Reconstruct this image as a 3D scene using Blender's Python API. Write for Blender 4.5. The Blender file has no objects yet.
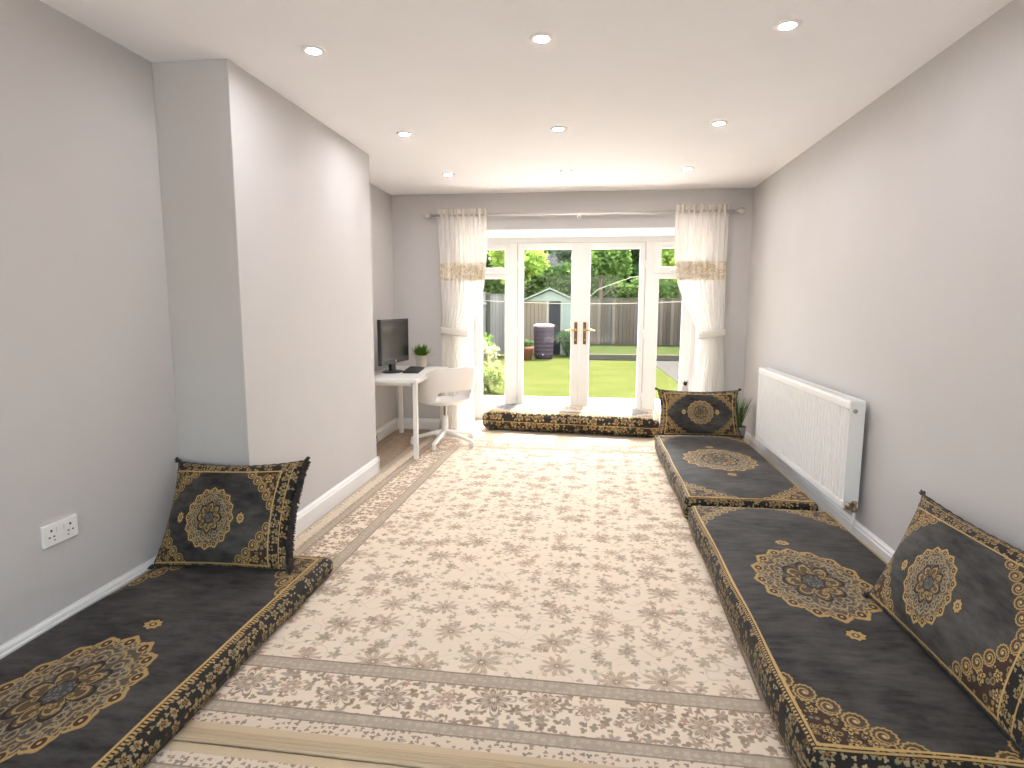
import bpy, bmesh, math, random
import numpy as np
from mathutils import Vector, Matrix
random.seed(7)
PI = math.pi
SC = bpy.context.scene
COL = SC.collection

# ------------------------------------------------------------------ node expressions
class G:
    """a material node tree with arithmetic on sockets"""
    def __init__(s, name):
        s.m = bpy.data.materials.new(name); s.m.use_nodes = True
        s.t = s.m.node_tree; s.t.nodes.clear()
        s.out = s.t.nodes.new('ShaderNodeOutputMaterial')
    def new(s, kind): return s.t.nodes.new(kind)
    def put(s, sock, v):
        if isinstance(v, X): s.t.links.new(v.s, sock)
        elif isinstance(v, bpy.types.NodeSocket): s.t.links.new(v, sock)
        elif isinstance(v, (tuple, list)):
            n = len(sock.default_value); v = tuple(v)
            sock.default_value = v + (1.0,) if n == 4 and len(v) == 3 else v
        else: sock.default_value = v
    def op(s, o, *a):
        n = s.new('ShaderNodeMath'); n.operation = o
        for i, v in enumerate(a): s.put(n.inputs[i], v)
        return X(s, n.outputs[0])
    def uv(s):
        n = s.new('ShaderNodeUVMap'); n.uv_map = 'UVMap'
        q = s.new('ShaderNodeSeparateXYZ'); s.t.links.new(n.outputs[0], q.inputs[0])
        return X(s, q.outputs[0]), X(s, q.outputs[1])
    def obj(s):
        n = s.new('ShaderNodeTexCoord')
        q = s.new('ShaderNodeSeparateXYZ'); s.t.links.new(n.outputs['Object'], q.inputs[0])
        return n.outputs['Object'], X(s, q.outputs[0]), X(s, q.outputs[1]), X(s, q.outputs[2])
    def vec(s, x, y, z=0.0):
        n = s.new('ShaderNodeCombineXYZ')
        for i, v in enumerate((x, y, z)): s.put(n.inputs[i], v)
        return n.outputs[0]
    def noise(s, v, scale, detail=2.0, rough=.5, color=False):
        n = s.new('ShaderNodeTexNoise'); s.put(n.inputs['Vector'], v)
        n.inputs['Scale'].default_value = scale; n.inputs['Detail'].default_value = detail
        n.inputs['Roughness'].default_value = rough
        return n.outputs['Color'] if color else X(s, n.outputs[0])
    def rnd(s, v):
        n = s.new('ShaderNodeTexWhiteNoise'); n.noise_dimensions = '3D'; s.put(n.inputs['Vector'], v)
        q = s.new('ShaderNodeSeparateColor'); s.t.links.new(n.outputs['Color'], q.inputs[0])
        return [X(s, q.outputs[i]) for i in range(3)]
    def vor(s, v, scale, jitter=1.0):
        n = s.new('ShaderNodeTexVoronoi'); s.put(n.inputs['Vector'], v); n.inputs['Scale'].default_value = scale
        n.inputs['Randomness'].default_value = jitter
        q = s.new('ShaderNodeSeparateColor'); s.t.links.new(n.outputs['Color'], q.inputs[0])
        return X(s, n.outputs['Distance']), X(s, q.outputs[0]), X(s, q.outputs[1])
    def mix(s, f, a, b):
        n = s.new('ShaderNodeMix'); n.data_type = 'RGBA'
        s.put(n.inputs[0], f); s.put(n.inputs[6], a); s.put(n.inputs[7], b)
        return n.outputs[2]
    def bsdf(s, color, rough=.6, metal=0.0, bump=None, bd=.01, bs=.4, **kw):
        b = s.new('ShaderNodeBsdfPrincipled')
        s.put(b.inputs['Base Color'], color); s.put(b.inputs['Roughness'], rough); s.put(b.inputs['Metallic'], metal)
        for k, v in kw.items(): s.put(b.inputs[k.replace('_', ' ')], v)
        if bump is not None:
            n = s.new('ShaderNodeBump'); s.put(n.inputs['Height'], bump)
            n.inputs['Distance'].default_value = bd; n.inputs['Strength'].default_value = bs
            s.t.links.new(n.outputs[0], b.inputs['Normal'])
        s.t.links.new(b.outputs[0], s.out.inputs[0])
        return b

class X:
    def __init__(s, g, k): s.g, s.s = g, k
    def __add__(s, o): return s.g.op('ADD', s, o)
    __radd__ = __add__
    def __sub__(s, o): return s.g.op('SUBTRACT', s, o)
    def __rsub__(s, o): return s.g.op('SUBTRACT', o, s)
    def __mul__(s, o): return s.g.op('MULTIPLY', s, o)
    __rmul__ = __mul__
    def __truediv__(s, o): return s.g.op('DIVIDE', s, o)
    def __pow__(s, o): return s.g.op('POWER', s, o)
    def __neg__(s): return s.g.op('MULTIPLY', s, -1.0)
    def abs(s): return s.g.op('ABSOLUTE', s)
    def floor(s): return s.g.op('FLOOR', s)
    def fract(s): return s.g.op('FRACT', s)
    def sin(s): return s.g.op('SINE', s)
    def cos(s): return s.g.op('COSINE', s)
    def sqrt(s): return s.g.op('SQRT', s)
    def min(s, o): return s.g.op('MINIMUM', s, o)
    def max(s, o): return s.g.op('MAXIMUM', s, o)
    def atan2(s, o): return s.g.op('ARCTAN2', s, o)
    def clamp(s): return s.max(0.0).min(1.0)
    def less(s, a, w): return ((a - s) / w + .5).clamp()     # 1 where s < a, edge w wide
    def more(s, a, w): return ((s - a) / w + .5).clamp()
    def band(s, a, b, w): return s.more(a, w) * s.less(b, w)
def ln(x, y): return (x * x + y * y).sqrt()

def plain(name, color, rough=.6, metal=0.0, var=.0, scale=20, bump=0, **kw):
    g = G(name); c = color; b = None
    v, x, y, z = g.obj()
    if var or bump:
        n = g.noise(v, scale, 3)
        if var:
            c = g.mix(n, tuple(max(0, k * (1 - var)) for k in color), tuple(min(1, k * (1 + var)) for k in color))
        if bump: b = n
    g.bsdf(c, rough, metal, b, bump or .01, .5, **kw)
    return g.m

def flower(g, u, v, cell, seed, R, n, jit=.5, inner=.35):
    """jittered lattice of rosettes: (radius relative to petal edge, random1, random2, angle)"""
    cu, cv = u / cell, v / cell
    iu, iv = cu.floor(), cv.floor()
    r1, r2, r3 = g.rnd(g.vec(iu, iv, seed))
    du = (cu - iu - .5 - (r1 - .5) * jit) * cell
    dv = (cv - iv - .5 - (r2 - .5) * jit) * cell
    r = ln(du, dv); th = dv.atan2(du) + r3 * 6.28
    Rp = ((th * (n / 2.0)).cos().abs() * (1 - inner) + inner) * R * (r3 * .5 + .7)
    return r / Rp, r1, r3, r

# ------------------------------------------------------------------ mesh helpers
def link(name, me, mat=None, parent=None, smooth=False):
    o = bpy.data.objects.new(name, me); COL.objects.link(o)
    if mat is not None:
        for k in (mat if isinstance(mat, (list, tuple)) else [mat]): me.materials.append(k)
    if parent is not None: o.parent = parent
    if smooth:
        for f in me.polygons: f.use_smooth = True
    return o
def obj(name, bm, mat=None, parent=None, smooth=False, bevel=0, seg=2):
    bmesh.ops.recalc_face_normals(bm, faces=bm.faces)
    me = bpy.data.meshes.new(name); bm.to_mesh(me); bm.free()
    o = link(name, me, mat, parent, smooth)
    if bevel:
        b = o.modifiers.new('bevel', 'BEVEL'); b.width = bevel; b.segments = seg; b.limit_method = 'ANGLE'; b.angle_limit = .6
        if not smooth:
            for f in me.polygons: f.use_smooth = False
    return o
def mesh(name, V, F, mat=None, parent=None, smooth=True, UV=None):
    me = bpy.data.meshes.new(name); me.from_pydata([tuple(v) for v in V], [], [tuple(f) for f in F]); me.update()
    if UV is not None:
        l = me.uv_layers.new(name='UVMap')
        idx = np.empty(len(me.loops), dtype=np.int32); me.loops.foreach_get('vertex_index', idx)
        l.data.foreach_set('uv', np.asarray(UV, dtype=np.float32)[idx].ravel())
    return link(name, me, mat, parent, smooth)
def empty(name, label, cat, loc=(0, 0, 0), rz=0, group=None):
    o = bpy.data.objects.new(name, None); COL.objects.link(o); o.location = loc; o.rotation_euler = (0, 0, rz)
    o.empty_display_size = .05
    return tag(o, label, cat, group)
def tag(o, label=None, cat=None, group=None, kind=None):
    if label: o['label'] = label
    if cat: o['category'] = cat
    if group: o['group'] = group
    if kind: o['kind'] = kind
    return o
def struct(o, label=None, cat=None):
    o['kind'] = 'structure'
    return tag(o, label, cat)
def B(): return bmesh.new()
def box(bm, x0, x1, y0, y1, z0, z1, M=None):
    r = bmesh.ops.create_cube(bm, size=1.0)
    for v in r['verts']:
        v.co = Vector((x0 + (v.co.x + .5) * (x1 - x0), y0 + (v.co.y + .5) * (y1 - y0), z0 + (v.co.z + .5) * (z1 - z0)))
        if M: v.co = M @ v.co
    return bm
def tube(bm, pts, rad, n=10, cap=True):
    pts = [Vector(p) for p in pts]
    rads = rad if isinstance(rad, (list, tuple)) else [rad] * len(pts)
    rings = []; up = None
    for i, p in enumerate(pts):
        d = (pts[min(i + 1, len(pts) - 1)] - pts[max(i - 1, 0)]).normalized()
        if up is None: up = d.orthogonal().normalized()
        up = (up - d * up.dot(d)).normalized(); w = d.cross(up)
        rings.append([bm.verts.new(p + (up * math.cos(2 * PI * k / n) + w * math.sin(2 * PI * k / n)) * rads[i]) for k in range(n)])
    for a, b in zip(rings, rings[1:]):
        for k in range(n): bm.faces.new((a[k], a[(k + 1) % n], b[(k + 1) % n], b[k]))
    if cap:
        bm.faces.new(rings[0][::-1]); bm.faces.new(rings[-1])
    return bm
def lathe(bm, prof, n=24, M=None, capa=True, capb=True):
    rings = []
    for r, z in prof:
        ring = []
        for k in range(n):
            c = Vector((r * math.cos(2 * PI * k / n), r * math.sin(2 * PI * k / n), z))
            ring.append(bm.verts.new(M @ c if M else c))
        rings.append(ring)
    for a, b in zip(rings, rings[1:]):
        for k in range(n): bm.faces.new((a[k], a[(k + 1) % n], b[(k + 1) % n], b[k]))
    if capa: bm.faces.new(rings[0][::-1])
    if capb: bm.faces.new(rings[-1])
    return bm
def prism(bm, poly, axis, a, b):
    """polygon (list of 2D) extruded along axis from a to b"""
    def P(q, w):
        c = list(q); c.insert(axis, w); return Vector(c)
    A = [bm.verts.new(P(q, a)) for q in poly]; C = [bm.verts.new(P(q, b)) for q in poly]
    n = len(poly)
    bm.faces.new(A[::-1]); bm.faces.new(C)
    for k in range(n): bm.faces.new((A[k], A[(k + 1) % n], C[(k + 1) % n], C[k]))
    return bm
def T(x, y, z, rz=0, rx=0, ry=0): return Matrix.Translation((x, y, z)) @ Matrix.Rotation(rz, 4, 'Z') @ Matrix.Rotation(ry, 4, 'Y') @ Matrix.Rotation(rx, 4, 'X')

# ------------------------------------------------------------------ camera
CAMF = 604.7
def make_camera():
    yaw, pitch, roll, h = .1288, .129, .0031, 1.2997
    fw = Vector((-math.sin(yaw) * math.cos(pitch), math.cos(yaw) * math.cos(pitch), -math.sin(pitch)))
    r = Vector((math.cos(yaw), math.sin(yaw), 0)); u = r.cross(fw)
    r2 = r * math.cos(roll) + u * math.sin(roll); u2 = u * math.cos(roll) - r * math.sin(roll)
    cd = bpy.data.cameras.new('camera'); cam = bpy.data.objects.new('camera', cd); COL.objects.link(cam)
    cd.sensor_fit = 'HORIZONTAL'; cd.sensor_width = 36; cd.lens = CAMF * 36 / 1024; cd.clip_start = .02; cd.clip_end = 200
    M = Matrix.Identity(4)
    for i in range(3): M[i][0], M[i][1], M[i][2] = r2[i], u2[i], -fw[i]
    M[2][3] = h; cam.matrix_world = M
    SC.camera = cam
make_camera()

# ------------------------------------------------------------------ room dimensions
H = 2.4; XL, XR = -2.02, 1.489; YB = 6.087; YF = -1.3
XC, YC1, YC2 = -1.6465, 2.70, 4.4645
OX0, OX1, OZ = -1.32, 1.13, 2.05; YO = 6.86       # door recess
RX0, RX1 = -1.20, .70          # unseen rear window, added to let daylight in
GOLD = (.42, .275, .105)
def wall_mat():
    g = G('grey_wall_paint'); v, x, y, z = g.obj()
    n = g.noise(v, 3, 3); f = g.noise(v, 160, 2)
    g.bsdf(g.mix(n, (.53, .512, .508), (.56, .542, .537)), .75, 0, f, .002, .25)
    return g.m
M_wall = wall_mat()
M_ceil = plain('white_ceiling_paint', (.90, .89, .91), .85, var=.02, scale=4)
M_white = plain('white_gloss_paint', (.80, .79, .78), .35, var=.015, scale=6)
M_upvc = plain('white_upvc', (.83, .825, .82), .3, var=.01, scale=5)
M_floor = plain('beige_floor', (.46, .38, .29), .8, var=.12, scale=60, bump=.002)

def build_room():
    b = B(); box(b, XL - .2, XR + .2, YF - .2, YO, -.12, 0); struct(obj('floor', b, M_floor))
    b = B(); box(b, XL - .2, XR + .2, YF - .2, YO, H, H + .15); struct(obj('ceiling', b, M_ceil))
    b = B(); box(b, XL - .2, XL, YF, YO, 0, H); struct(obj('wall_left', b, M_wall))
    b = B(); box(b, XR, XR + .2, YF, YO, 0, H); struct(obj('wall_right', b, M_wall))
    b = B()
    box(b, XL - .2, RX0, YF - .2, YF, 0, H); box(b, RX1, XR + .2, YF - .2, YF, 0, H)
    box(b, RX0, RX1, YF - .2, YF, 0, .35); box(b, RX0, RX1, YF - .2, YF, 2.1, H)
    struct(obj('wall_rear', b, M_wall))
    b = B(); box(b, XL, XC, YC1, YC2, 0, H); struct(obj('wall_chimney', b, M_wall, bevel=.004))
    b = B()
    box(b, XL, OX0, YB, YO, 0, H); box(b, OX1, XR, YB, YO, 0, H); box(b, OX0, OX1, YB, YO, OZ, H)
    struct(obj('wall_back', b, M_wall))
    # white linings of the door recess
    b = B(); box(b, OX0, OX1, YB + .004, 6.75, OZ - .008, OZ); struct(obj('trim_1', b, M_white))
    b = B(); box(b, OX0, OX0 + .008, YB + .004, 6.75, 0, OZ - .008); struct(obj('trim_2', b, M_white))
    b = B(); box(b, OX1 - .008, OX1, YB + .004, 6.75, 0, OZ - .008); struct(obj('trim_3', b, M_white))
    def skirt(name, p, q, nrm):
        """moulded skirting from p to q on the floor, nrm points into the room"""
        p, q, nrm = Vector(p), Vector(q), Vector(nrm)
        prof = [(0, 0), (.017, 0), (.017, .088), (.015, .092), (.013, .094), (.0125, .102), (.010, .110), (.006, .115), (.0055, .12), (0, .12)]
        b = B()
        A = [b.verts.new(p + nrm * a + Vector((0, 0, z))) for a, z in prof]
        C = [b.verts.new(q + nrm * a + Vector((0, 0, z))) for a, z in prof]
        n = len(prof); b.faces.new(A); b.faces.new(C[::-1])
        for k in range(n): b.faces.new((A[k], C[k], C[(k + 1) % n], A[(k + 1) % n]))
        struct(obj(name, b, M_white))
    skirt('baseboard_left', (XL, YF, 0), (XL, YC1, 0), (1, 0, 0))
    skirt('baseboard_chimney', (XC, YC1 - .017, 0), (XC, YC2 + .017, 0), (1, 0, 0))
    skirt('baseboard_chimney_front', (XL, YC1, 0), (XC + .017, YC1, 0), (0, -1, 0))
    skirt('baseboard_chimney_back', (XL, YC2, 0), (XC + .017, YC2, 0), (0, 1, 0))
    skirt('baseboard_alcove', (XL, YC2, 0), (XL, YB, 0), (1, 0, 0))
    skirt('baseboard_back_left', (XL, YB, 0), (OX0, YB, 0), (0, -1, 0))
    skirt('baseboard_back_right', (OX1, YB, 0), (XR, YB, 0), (0, -1, 0))
    skirt('baseboard_right', (XR, YF, 0), (XR, YB, 0), (-1, 0, 0))
build_room()

# ------------------------------------------------------------------ glazed wall
def glass_mat():
    g = G('clear_window_glass')
    fr = g.new('ShaderNodeFresnel'); fr.inputs[0].default_value = 1.45
    tr = g.new('ShaderNodeBsdfTransparent'); tr.inputs[0].default_value = (.97, .985, .975, 1)
    gl = g.new('ShaderNodeBsdfGlossy'); gl.inputs['Roughness'].default_value = .02
    mx = g.new('ShaderNodeMixShader')
    g.put(mx.inputs[0], X(g, fr.outputs[0]) * .25)
    g.t.links.new(tr.outputs[0], mx.inputs[1]); g.t.links.new(gl.outputs[0], mx.inputs[2]); g.t.links.new(mx.outputs[0], g.out.inputs[0])
    return g.m
M_glass = glass_mat()
M_brass = plain('antique_brass', (.55, .36, .13), .3, 1.0, var=.15, scale=40)
M_bronze = plain('dark_bronze_plate', (.16, .095, .045), .35, .9, var=.2, scale=60)
M_seal = plain('grey_gasket', (.32, .32, .32), .6, var=.05)
def ring(b, x0, x1, z0, z1, xl, xr, zb, zt, y0, y1):
    """rectangular frame, outer x0..x1/z0..z1, member widths xl, xr, zb, zt"""
    box(b, x0, x0 + xl, y0, y1, z0, z1); box(b, x1 - xr, x1, y0, y1, z0, z1)
    box(b, x0 + xl, x1 - xr, y0, y1, z0, z0 + zb); box(b, x0 + xl, x1 - xr, y0, y1, z1 - zt, z1)
def bead(b, x0, x1, z0, z1, y):
    ring(b, x0, x1, z0, z1, .012, .012, .012, .012, y - .012, y)
def pane(parent, x0, x1, z0, z1, y):
    b = B(); box(b, x0, x1, y, y + .006, z0, z1); obj('pane', b, M_glass, parent)
    s = B(); ring(s, x0, x1, z0, z1, .004, .004, .004, .004, y - .006, y - .001); obj('gasket', s, M_seal, parent)
def build_glazing():
    Y0, Y1 = 6.775, 6.84
    # fixed outer frame with posts and head
    t = bpy.data.objects.new('trim_4', None); COL.objects.link(t); struct(t)
    b = B()
    box(b, OX0 + .008, OX1 - .008, Y0, Y1, 1.985, OZ - .008)          # head
    box(b, OX0 + .008, OX0 + .05, Y0, Y1, 0, 1.985); box(b, OX1 - .05, OX1 - .008, Y0, Y1, 0, 1.985)
    box(b, -.905, -.822, Y0, Y1, 0, 1.985); box(b, .576, .66, Y0, Y1, 0, 1.985)
    box(b, OX0 + .05, OX1 - .05, Y0 - .01, Y1 + .04, 0, .045)          # threshold
    obj('frame', b, M_upvc, t, bevel=.004)
    # sidelights: a fixed light below and an opening fanlight above
    def side(name, x0, x1, gx0, gx1, fx0, fx1):
        w = bpy.data.objects.new(name, None); COL.objects.link(w); struct(w)
        b = B(); ring(b, x0, x1, .047, 1.645, gx0 - x0, x1 - gx1, .126 - .047, 1.645 - 1.595, Y0 + .004, Y1)
        bead(b, gx0 - .012, gx1 + .012, .126 - .012, 1.607, Y0 + .004)
        obj('window_frame', b, M_upvc, w, bevel=.004)
        pane(w, gx0, gx1, .126, 1.595, Y0 + .03)
        b = B(); ring(b, x0, x1, 1.647, 1.983, fx0 - x0, x1 - fx1, 1.715 - 1.647, 1.983 - 1.912, Y0 - .014, Y1)
        bead(b, fx0 - .012, fx1 + .012, 1.703, 1.924, Y0 - .014)
        f = obj('fanlight', b, M_upvc, w, bevel=.004)
        pane(f, fx0, fx1, 1.715, 1.912, Y0 + .02)
        h = B(); xm = (fx0 + fx1) / 2
        box(h, xm - .016, xm + .016, Y0 - .03, Y0 - .014, 1.668, 1.69); box(h, xm - .008, xm + .05, Y0 - .045, Y0 - .03, 1.672, 1.686)
        obj('fanlight_handle', h, M_white, f, bevel=.002)
    side('window_1', OX0 + .05, -.905, -1.222, -.962, -1.205, -.962)
    side('window_2', .66, OX1 - .05, .722, .975, .735, .985)
    # window added behind the camera, out of view, as an extra daylight source
    w = bpy.data.objects.new('window_added', None); COL.objects.link(w); struct(w)
    b = B(); ya, yb_ = YF - .15, YF - .08
    for x0, x1 in ((RX0, -.25), (-.25, RX1)):
        ring(b, x0, x1, .35, 2.1, .06, .06, .06, .06, ya, yb_)
    obj('window_frame', b, M_upvc, w, bevel=.004)
    for x0, x1 in ((RX0, -.25), (-.25, RX1)): pane(w, x0 + .06, x1 - .06, .41, 2.04, ya + .03)
    b = B(); box(b, RX0 - .05, RX1 + .05, YF - .08, YF + .05, .325, .35); obj('window_sill', b, M_upvc, w)
    # the two leaves of the french door
    def leaf(name, x0, x1, gx0, gx1, hx, s):
        d = bpy.data.objects.new(name, None); COL.objects.link(d); struct(d)
        b = B(); ring(b, x0, x1, .048, 1.981, gx0 - x0, x1 - gx1, .184 - .048, 1.981 - 1.91, Y0 - .016, Y1 - .01)
        bead(b, gx0 - .014, gx1 + .014, .17, 1.924, Y0 - .016)
        obj('door_leaf', b, M_upvc, d, bevel=.005)
        pane(d, gx0, gx1, .184, 1.91, Y0 + .02)
        b = B(); ring(b, x0 - .006, x1 + .006, .046, 1.987, .007, .007, .007, .007, Y0 + .006, Y0 + .02); obj('weather_seal', b, M_seal, d)
        b = B(); box(b, hx - .017, hx + .017, Y0 - .026, Y0 - .016, .875, 1.12)
        p = obj('handle_plate', b, M_bronze, d, bevel=.004)
        b = B()
        tube(b, [(hx, Y0 - .026, 1.035), (hx, Y0 - .06, 1.035), (hx + s * .012, Y0 - .066, 1.035), (hx + s * .06, Y0 - .066, 1.037), (hx + s * .115, Y0 - .062, 1.032)], [.011, .010, .010, .010, .007], 10)
        lathe(b, [(.015, 0), (.015, .006), (.011, .01)], 14, T(hx, Y0 - .026, 1.035, rx=PI / 2))
        obj('lever', b, M_brass, p, True)
        b = B(); lathe(b, [(.008, 0), (.008, .004)], 12, T(hx, Y0 - .026, .925, rx=PI / 2)); obj('keyhole', b, M_brass, p, True)
        b = B()
        for z in (.3, 1.0, 1.75):
            hxx = x0 if s < 0 else x1
            lathe(b, [(.009, -.045), (.009, .045)], 10, T(hxx - s * .0, Y0 - .02, z))
        obj('hinge', b, M_upvc, d, True)
    leaf('door_1', -.815, -.125, -.750, -.221, -.165, -1)
    leaf('door_2', -.121, .569, -.014, .511, -.067, 1)
    b = B(); box(b, -.136, -.110, Y0 - .024, Y0 - .0165, .05, 1.975); obj('meeting_strip', b, M_upvc, bpy.data.objects['door_2'], bevel=.004)
build_glazing()

# ------------------------------------------------------------------ rugs
CREAM = (.74, .63, .505)
def rug_mat(name, hx, hy, bindx, border_only=False, base=CREAM):
    """oriental floral rug; uv in metres from the centre of the rug"""
    g = G(name); u, v = g.uv(); uv = g.vec(u, v)
    wob = (g.noise(uv, 9, 2) - .5) * .006
    d = ((-(u.abs()) + hx).min(-(v.abs()) + hy)) + wob * .4        # distance in from the rug's edge
    w = .004
    n1 = g.noise(uv, 5, 3)
    col = g.mix(n1, base, tuple(k * 1.1 for k in base))
    rose, brown, olive, grey = (.37, .20, .135), (.20, .13, .085), (.24, .205, .11), (.31, .265, .21)
    soft = .52
    # ---- field: vines, leaves, rosettes
    uw = u + (g.noise(uv, 4, 1) - .5) * .12; vw = v + (g.noise(g.vec(u + 7.0, v), 4, 1) - .5) * .12
    vine = ((g.noise(uv, 5.5, 1) - .5).abs()).less(.004, .006).max((g.noise(g.vec(v + 3.0, u), 5.0, 1) - .5).abs().less(.004, .006))
    col_f = g.mix(vine * .38, col, (.36, .26, .17))
    for cell, seed, R, n, jit, ca, cb, keep in ((.046, 1., .0135, 3, .9, olive, brown, .52), (.060, 6., .015, 4, .9, rose, grey, .55), (.105, 3., .032, 6, .7, rose, brown, .42), (.120, 5., .030, 5, .7, brown, olive, .5),
                                                 (.22, 4., .064, 10, .45, rose, brown, .06)):
        q, r1, r3, r = flower(g, u + seed * .037, v + seed * .053, cell, seed, R, n, jit)
        on = r1.more(keep, .02)
        cc = g.mix(r3, ca, cb)
        m = q.less(1.0, .25) * on * soft
        col_f = g.mix(m, col_f, cc)
        if n >= 6:
            col_f = g.mix(q.band(.45, .68, .12) * on * .8, col_f, (.55, .43, .32))
            col_f = g.mix(((r * (6.28 / .012)).sin()).more(.2, .5) * q.less(.9, .1) * on * .35, col_f, (.62, .50, .38))
            col_f = g.mix(q.less(.26, .12) * on * .8, col_f, brown)
            col_f = g.mix(q.less(.11, .08) * on, col_f, CREAM)
    # ---- main floral border
    vo = (u.abs() * 0 + u)
    col_b = g.mix(n1, tuple(k * .98 for k in base), tuple(k * 1.12 for k in base))
    for cell, seed, R, n, jit, ca, cb, keep in ((.040, 11., .017, 3, .8, olive, brown, .25), (.055, 12., .024, 5, .8, rose, grey, .2), (.17, 13., .075, 8, .3, rose, brown, .1)):
        q, r1, r3, r = flower(g, u + seed * .031, v + seed * .017, cell, seed, R, n, jit)
        on = r1.more(keep, .02)
        col_b = g.mix(q.less(1.0, .25) * on * .8, col_b, g.mix(r3, ca, cb))
        if n == 8:
            col_b = g.mix(q.band(.66, .84, .1) * on, col_b, CREAM)
            col_b = g.mix(q.band(.3, .5, .1) * on * .8, col_b, (.52, .42, .32))
            col_b = g.mix(q.less(.14, .1) * on, col_b, CREAM)
    # ---- guard bands
    q, r1, r3, r = flower(g, u, v, .028, 21., .012, 4, .5)
    col_g = g.mix(q.less(1.0, .3) * .55, g.mix(n1, (.37, .30, .23), (.47, .385, .295)), (.58, .48, .37))
    q, r1, r3, r = flower(g, u, v, .021, 22., .009, 3, .7)
    col_s = g.mix(q.less(1.0, .3) * .8 * r1.more(.2, .02), tuple(k * .95 for k in base), g.mix(r3, rose, (.14, .12, .10)))
    # bands by distance from edge: 0 .. binding .. speckle .. grey .. floral .. grey .. field
    col = g.mix(d.more(.08, w), col_s, col_g)
    col = g.mix(d.more(.135, w), col, col_b)
    col = g.mix(d.more(.325, w), col, col_g)
    if not border_only: col = g.mix(d.more(.395, w), col, col_f)
    for a, b in ((.078, .084), (.128, .135), (.325, .331), (.388, .396)):
        col = g.mix(d.band(a, b, .003) * .75, col, (.19, .15, .125))
    col = g.mix((-(v.abs()) + hy).less(.03, w), col, (.60, .47, .31))
    fib = g.noise(g.vec(u * 220.0, v * 90.0), 1, 2)
    col = g.mix(fib * .15, col, (.55, .47, .37))
    g.bsdf(col, .95, 0, fib, .002, .35, Specular_IOR_Level=.1)
    return g.m
def rug(name, x0, x1, y0, y1, z, th, mat, label, rot=0, ripple=0):
    cx, cy, hx, hy = (x0 + x1) / 2, (y0 + y1) / 2, (x1 - x0) / 2, (y1 - y0) / 2
    nx, ny = max(2, int(hx * 2 / .06)), max(2, int(hy * 2 / .06))
    V, F, UV = [], [], []
    for k in (0, 1):
        for j in range(ny + 1):
            for i in range(nx + 1):
                x, y = -hx + 2 * hx * i / nx, -hy + 2 * hy * j / ny
                zz = 0 if k == 0 else th + ripple * math.sin(x * 5 + y * 3) * math.sin(y * 4)
                V.append((x, y, zz)); UV.append((x, y))
    W = nx + 1; S = W * (ny + 1)
    for j in range(ny):
        for i in range(nx):
            a = j * W + i
            F.append((S + a, S + a + 1, S + a + W + 1, S + a + W)); F.append((a, a + W, a + W + 1, a + 1))
    for j in range(ny): F.append((j * W, S + j * W, S + j * W + W, j * W + W)); F.append((j * W + nx, j * W + W + nx, S + j * W + W + nx, S + j * W + nx))
    for i in range(nx): F.append((i, i + 1, S + i + 1, S + i)); F.append((ny * W + i, S + ny * W + i, S + ny * W + i + 1, ny * W + i + 1))
    o = mesh(name, V, F, mat, None, False, UV)
    o.location = (cx, cy, z); o.rotation_euler = (0, 0, rot)
    return tag(o, label, 'rug')
def binding_mat():
    g = G('beige_binding'); v, x, y, z = g.obj()
    n = g.noise(g.vec(x * 2.0, y * 260.0, z * 260.0), 1, 2)
    g.bsdf(g.mix(n, (.34, .25, .15), (.70, .55, .36)), .9)
    return g.m
def build_rugs():
    ROT = -.014
    m = rug('oriental_rug', -1.60, 1.00, 1.56, 5.73, .001, .006, rug_mat('cream_floral_rug', 1.30, 2.085, 1.3),
            'large cream rug with rose and grey flowers covering most of the floor', ROT)
    Mb = binding_mat()
    b = B()
    for k, (dy, r) in enumerate(((-.010, .0085), (-.023, .0075), (-.036, .0085), (-.049, .0075))):
        pts = [(x, -2.085 + dy + .003 * math.sin(x * 3 + k), .0065) for x in np.linspace(-1.3, 1.3, 40)]
        tube(b, pts, r, 8)
    obj('edge_binding', b, Mb, m, True)
    b = B()
    for k, dx in enumerate((.0, -.016, -.031)):
        pts = [(-1.3 + .062 + dx + .002 * math.sin(y * 3 + k), y, .0068) for y in np.linspace(-2.12, 2.085, 60)]
        tube(b, pts, .0085, 8)
    obj('side_binding', b, plain('pale_binding', (.62, .52, .40), .9, var=.15, scale=40), m, True)
    rug('oriental_rug', -1.52, 1.10, -1.2, 1.4975, .001, .006, rug_mat('cream_floral_rug_front', 1.31, 1.3425, 1.3),
        'front rug with floral border, cut off by the bottom of the picture', ROT)
    rug('carpet_runner', -1.99, -1.645, 2.72 + 1.80, 6.06, .001, .006, rug_mat('brown_floral_carpet', .60, 1.2, 1.3, base=(.36, .28, .20)),
        'brown patterned carpet on the alcove floor under the white desk')
build_rugs()

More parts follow.
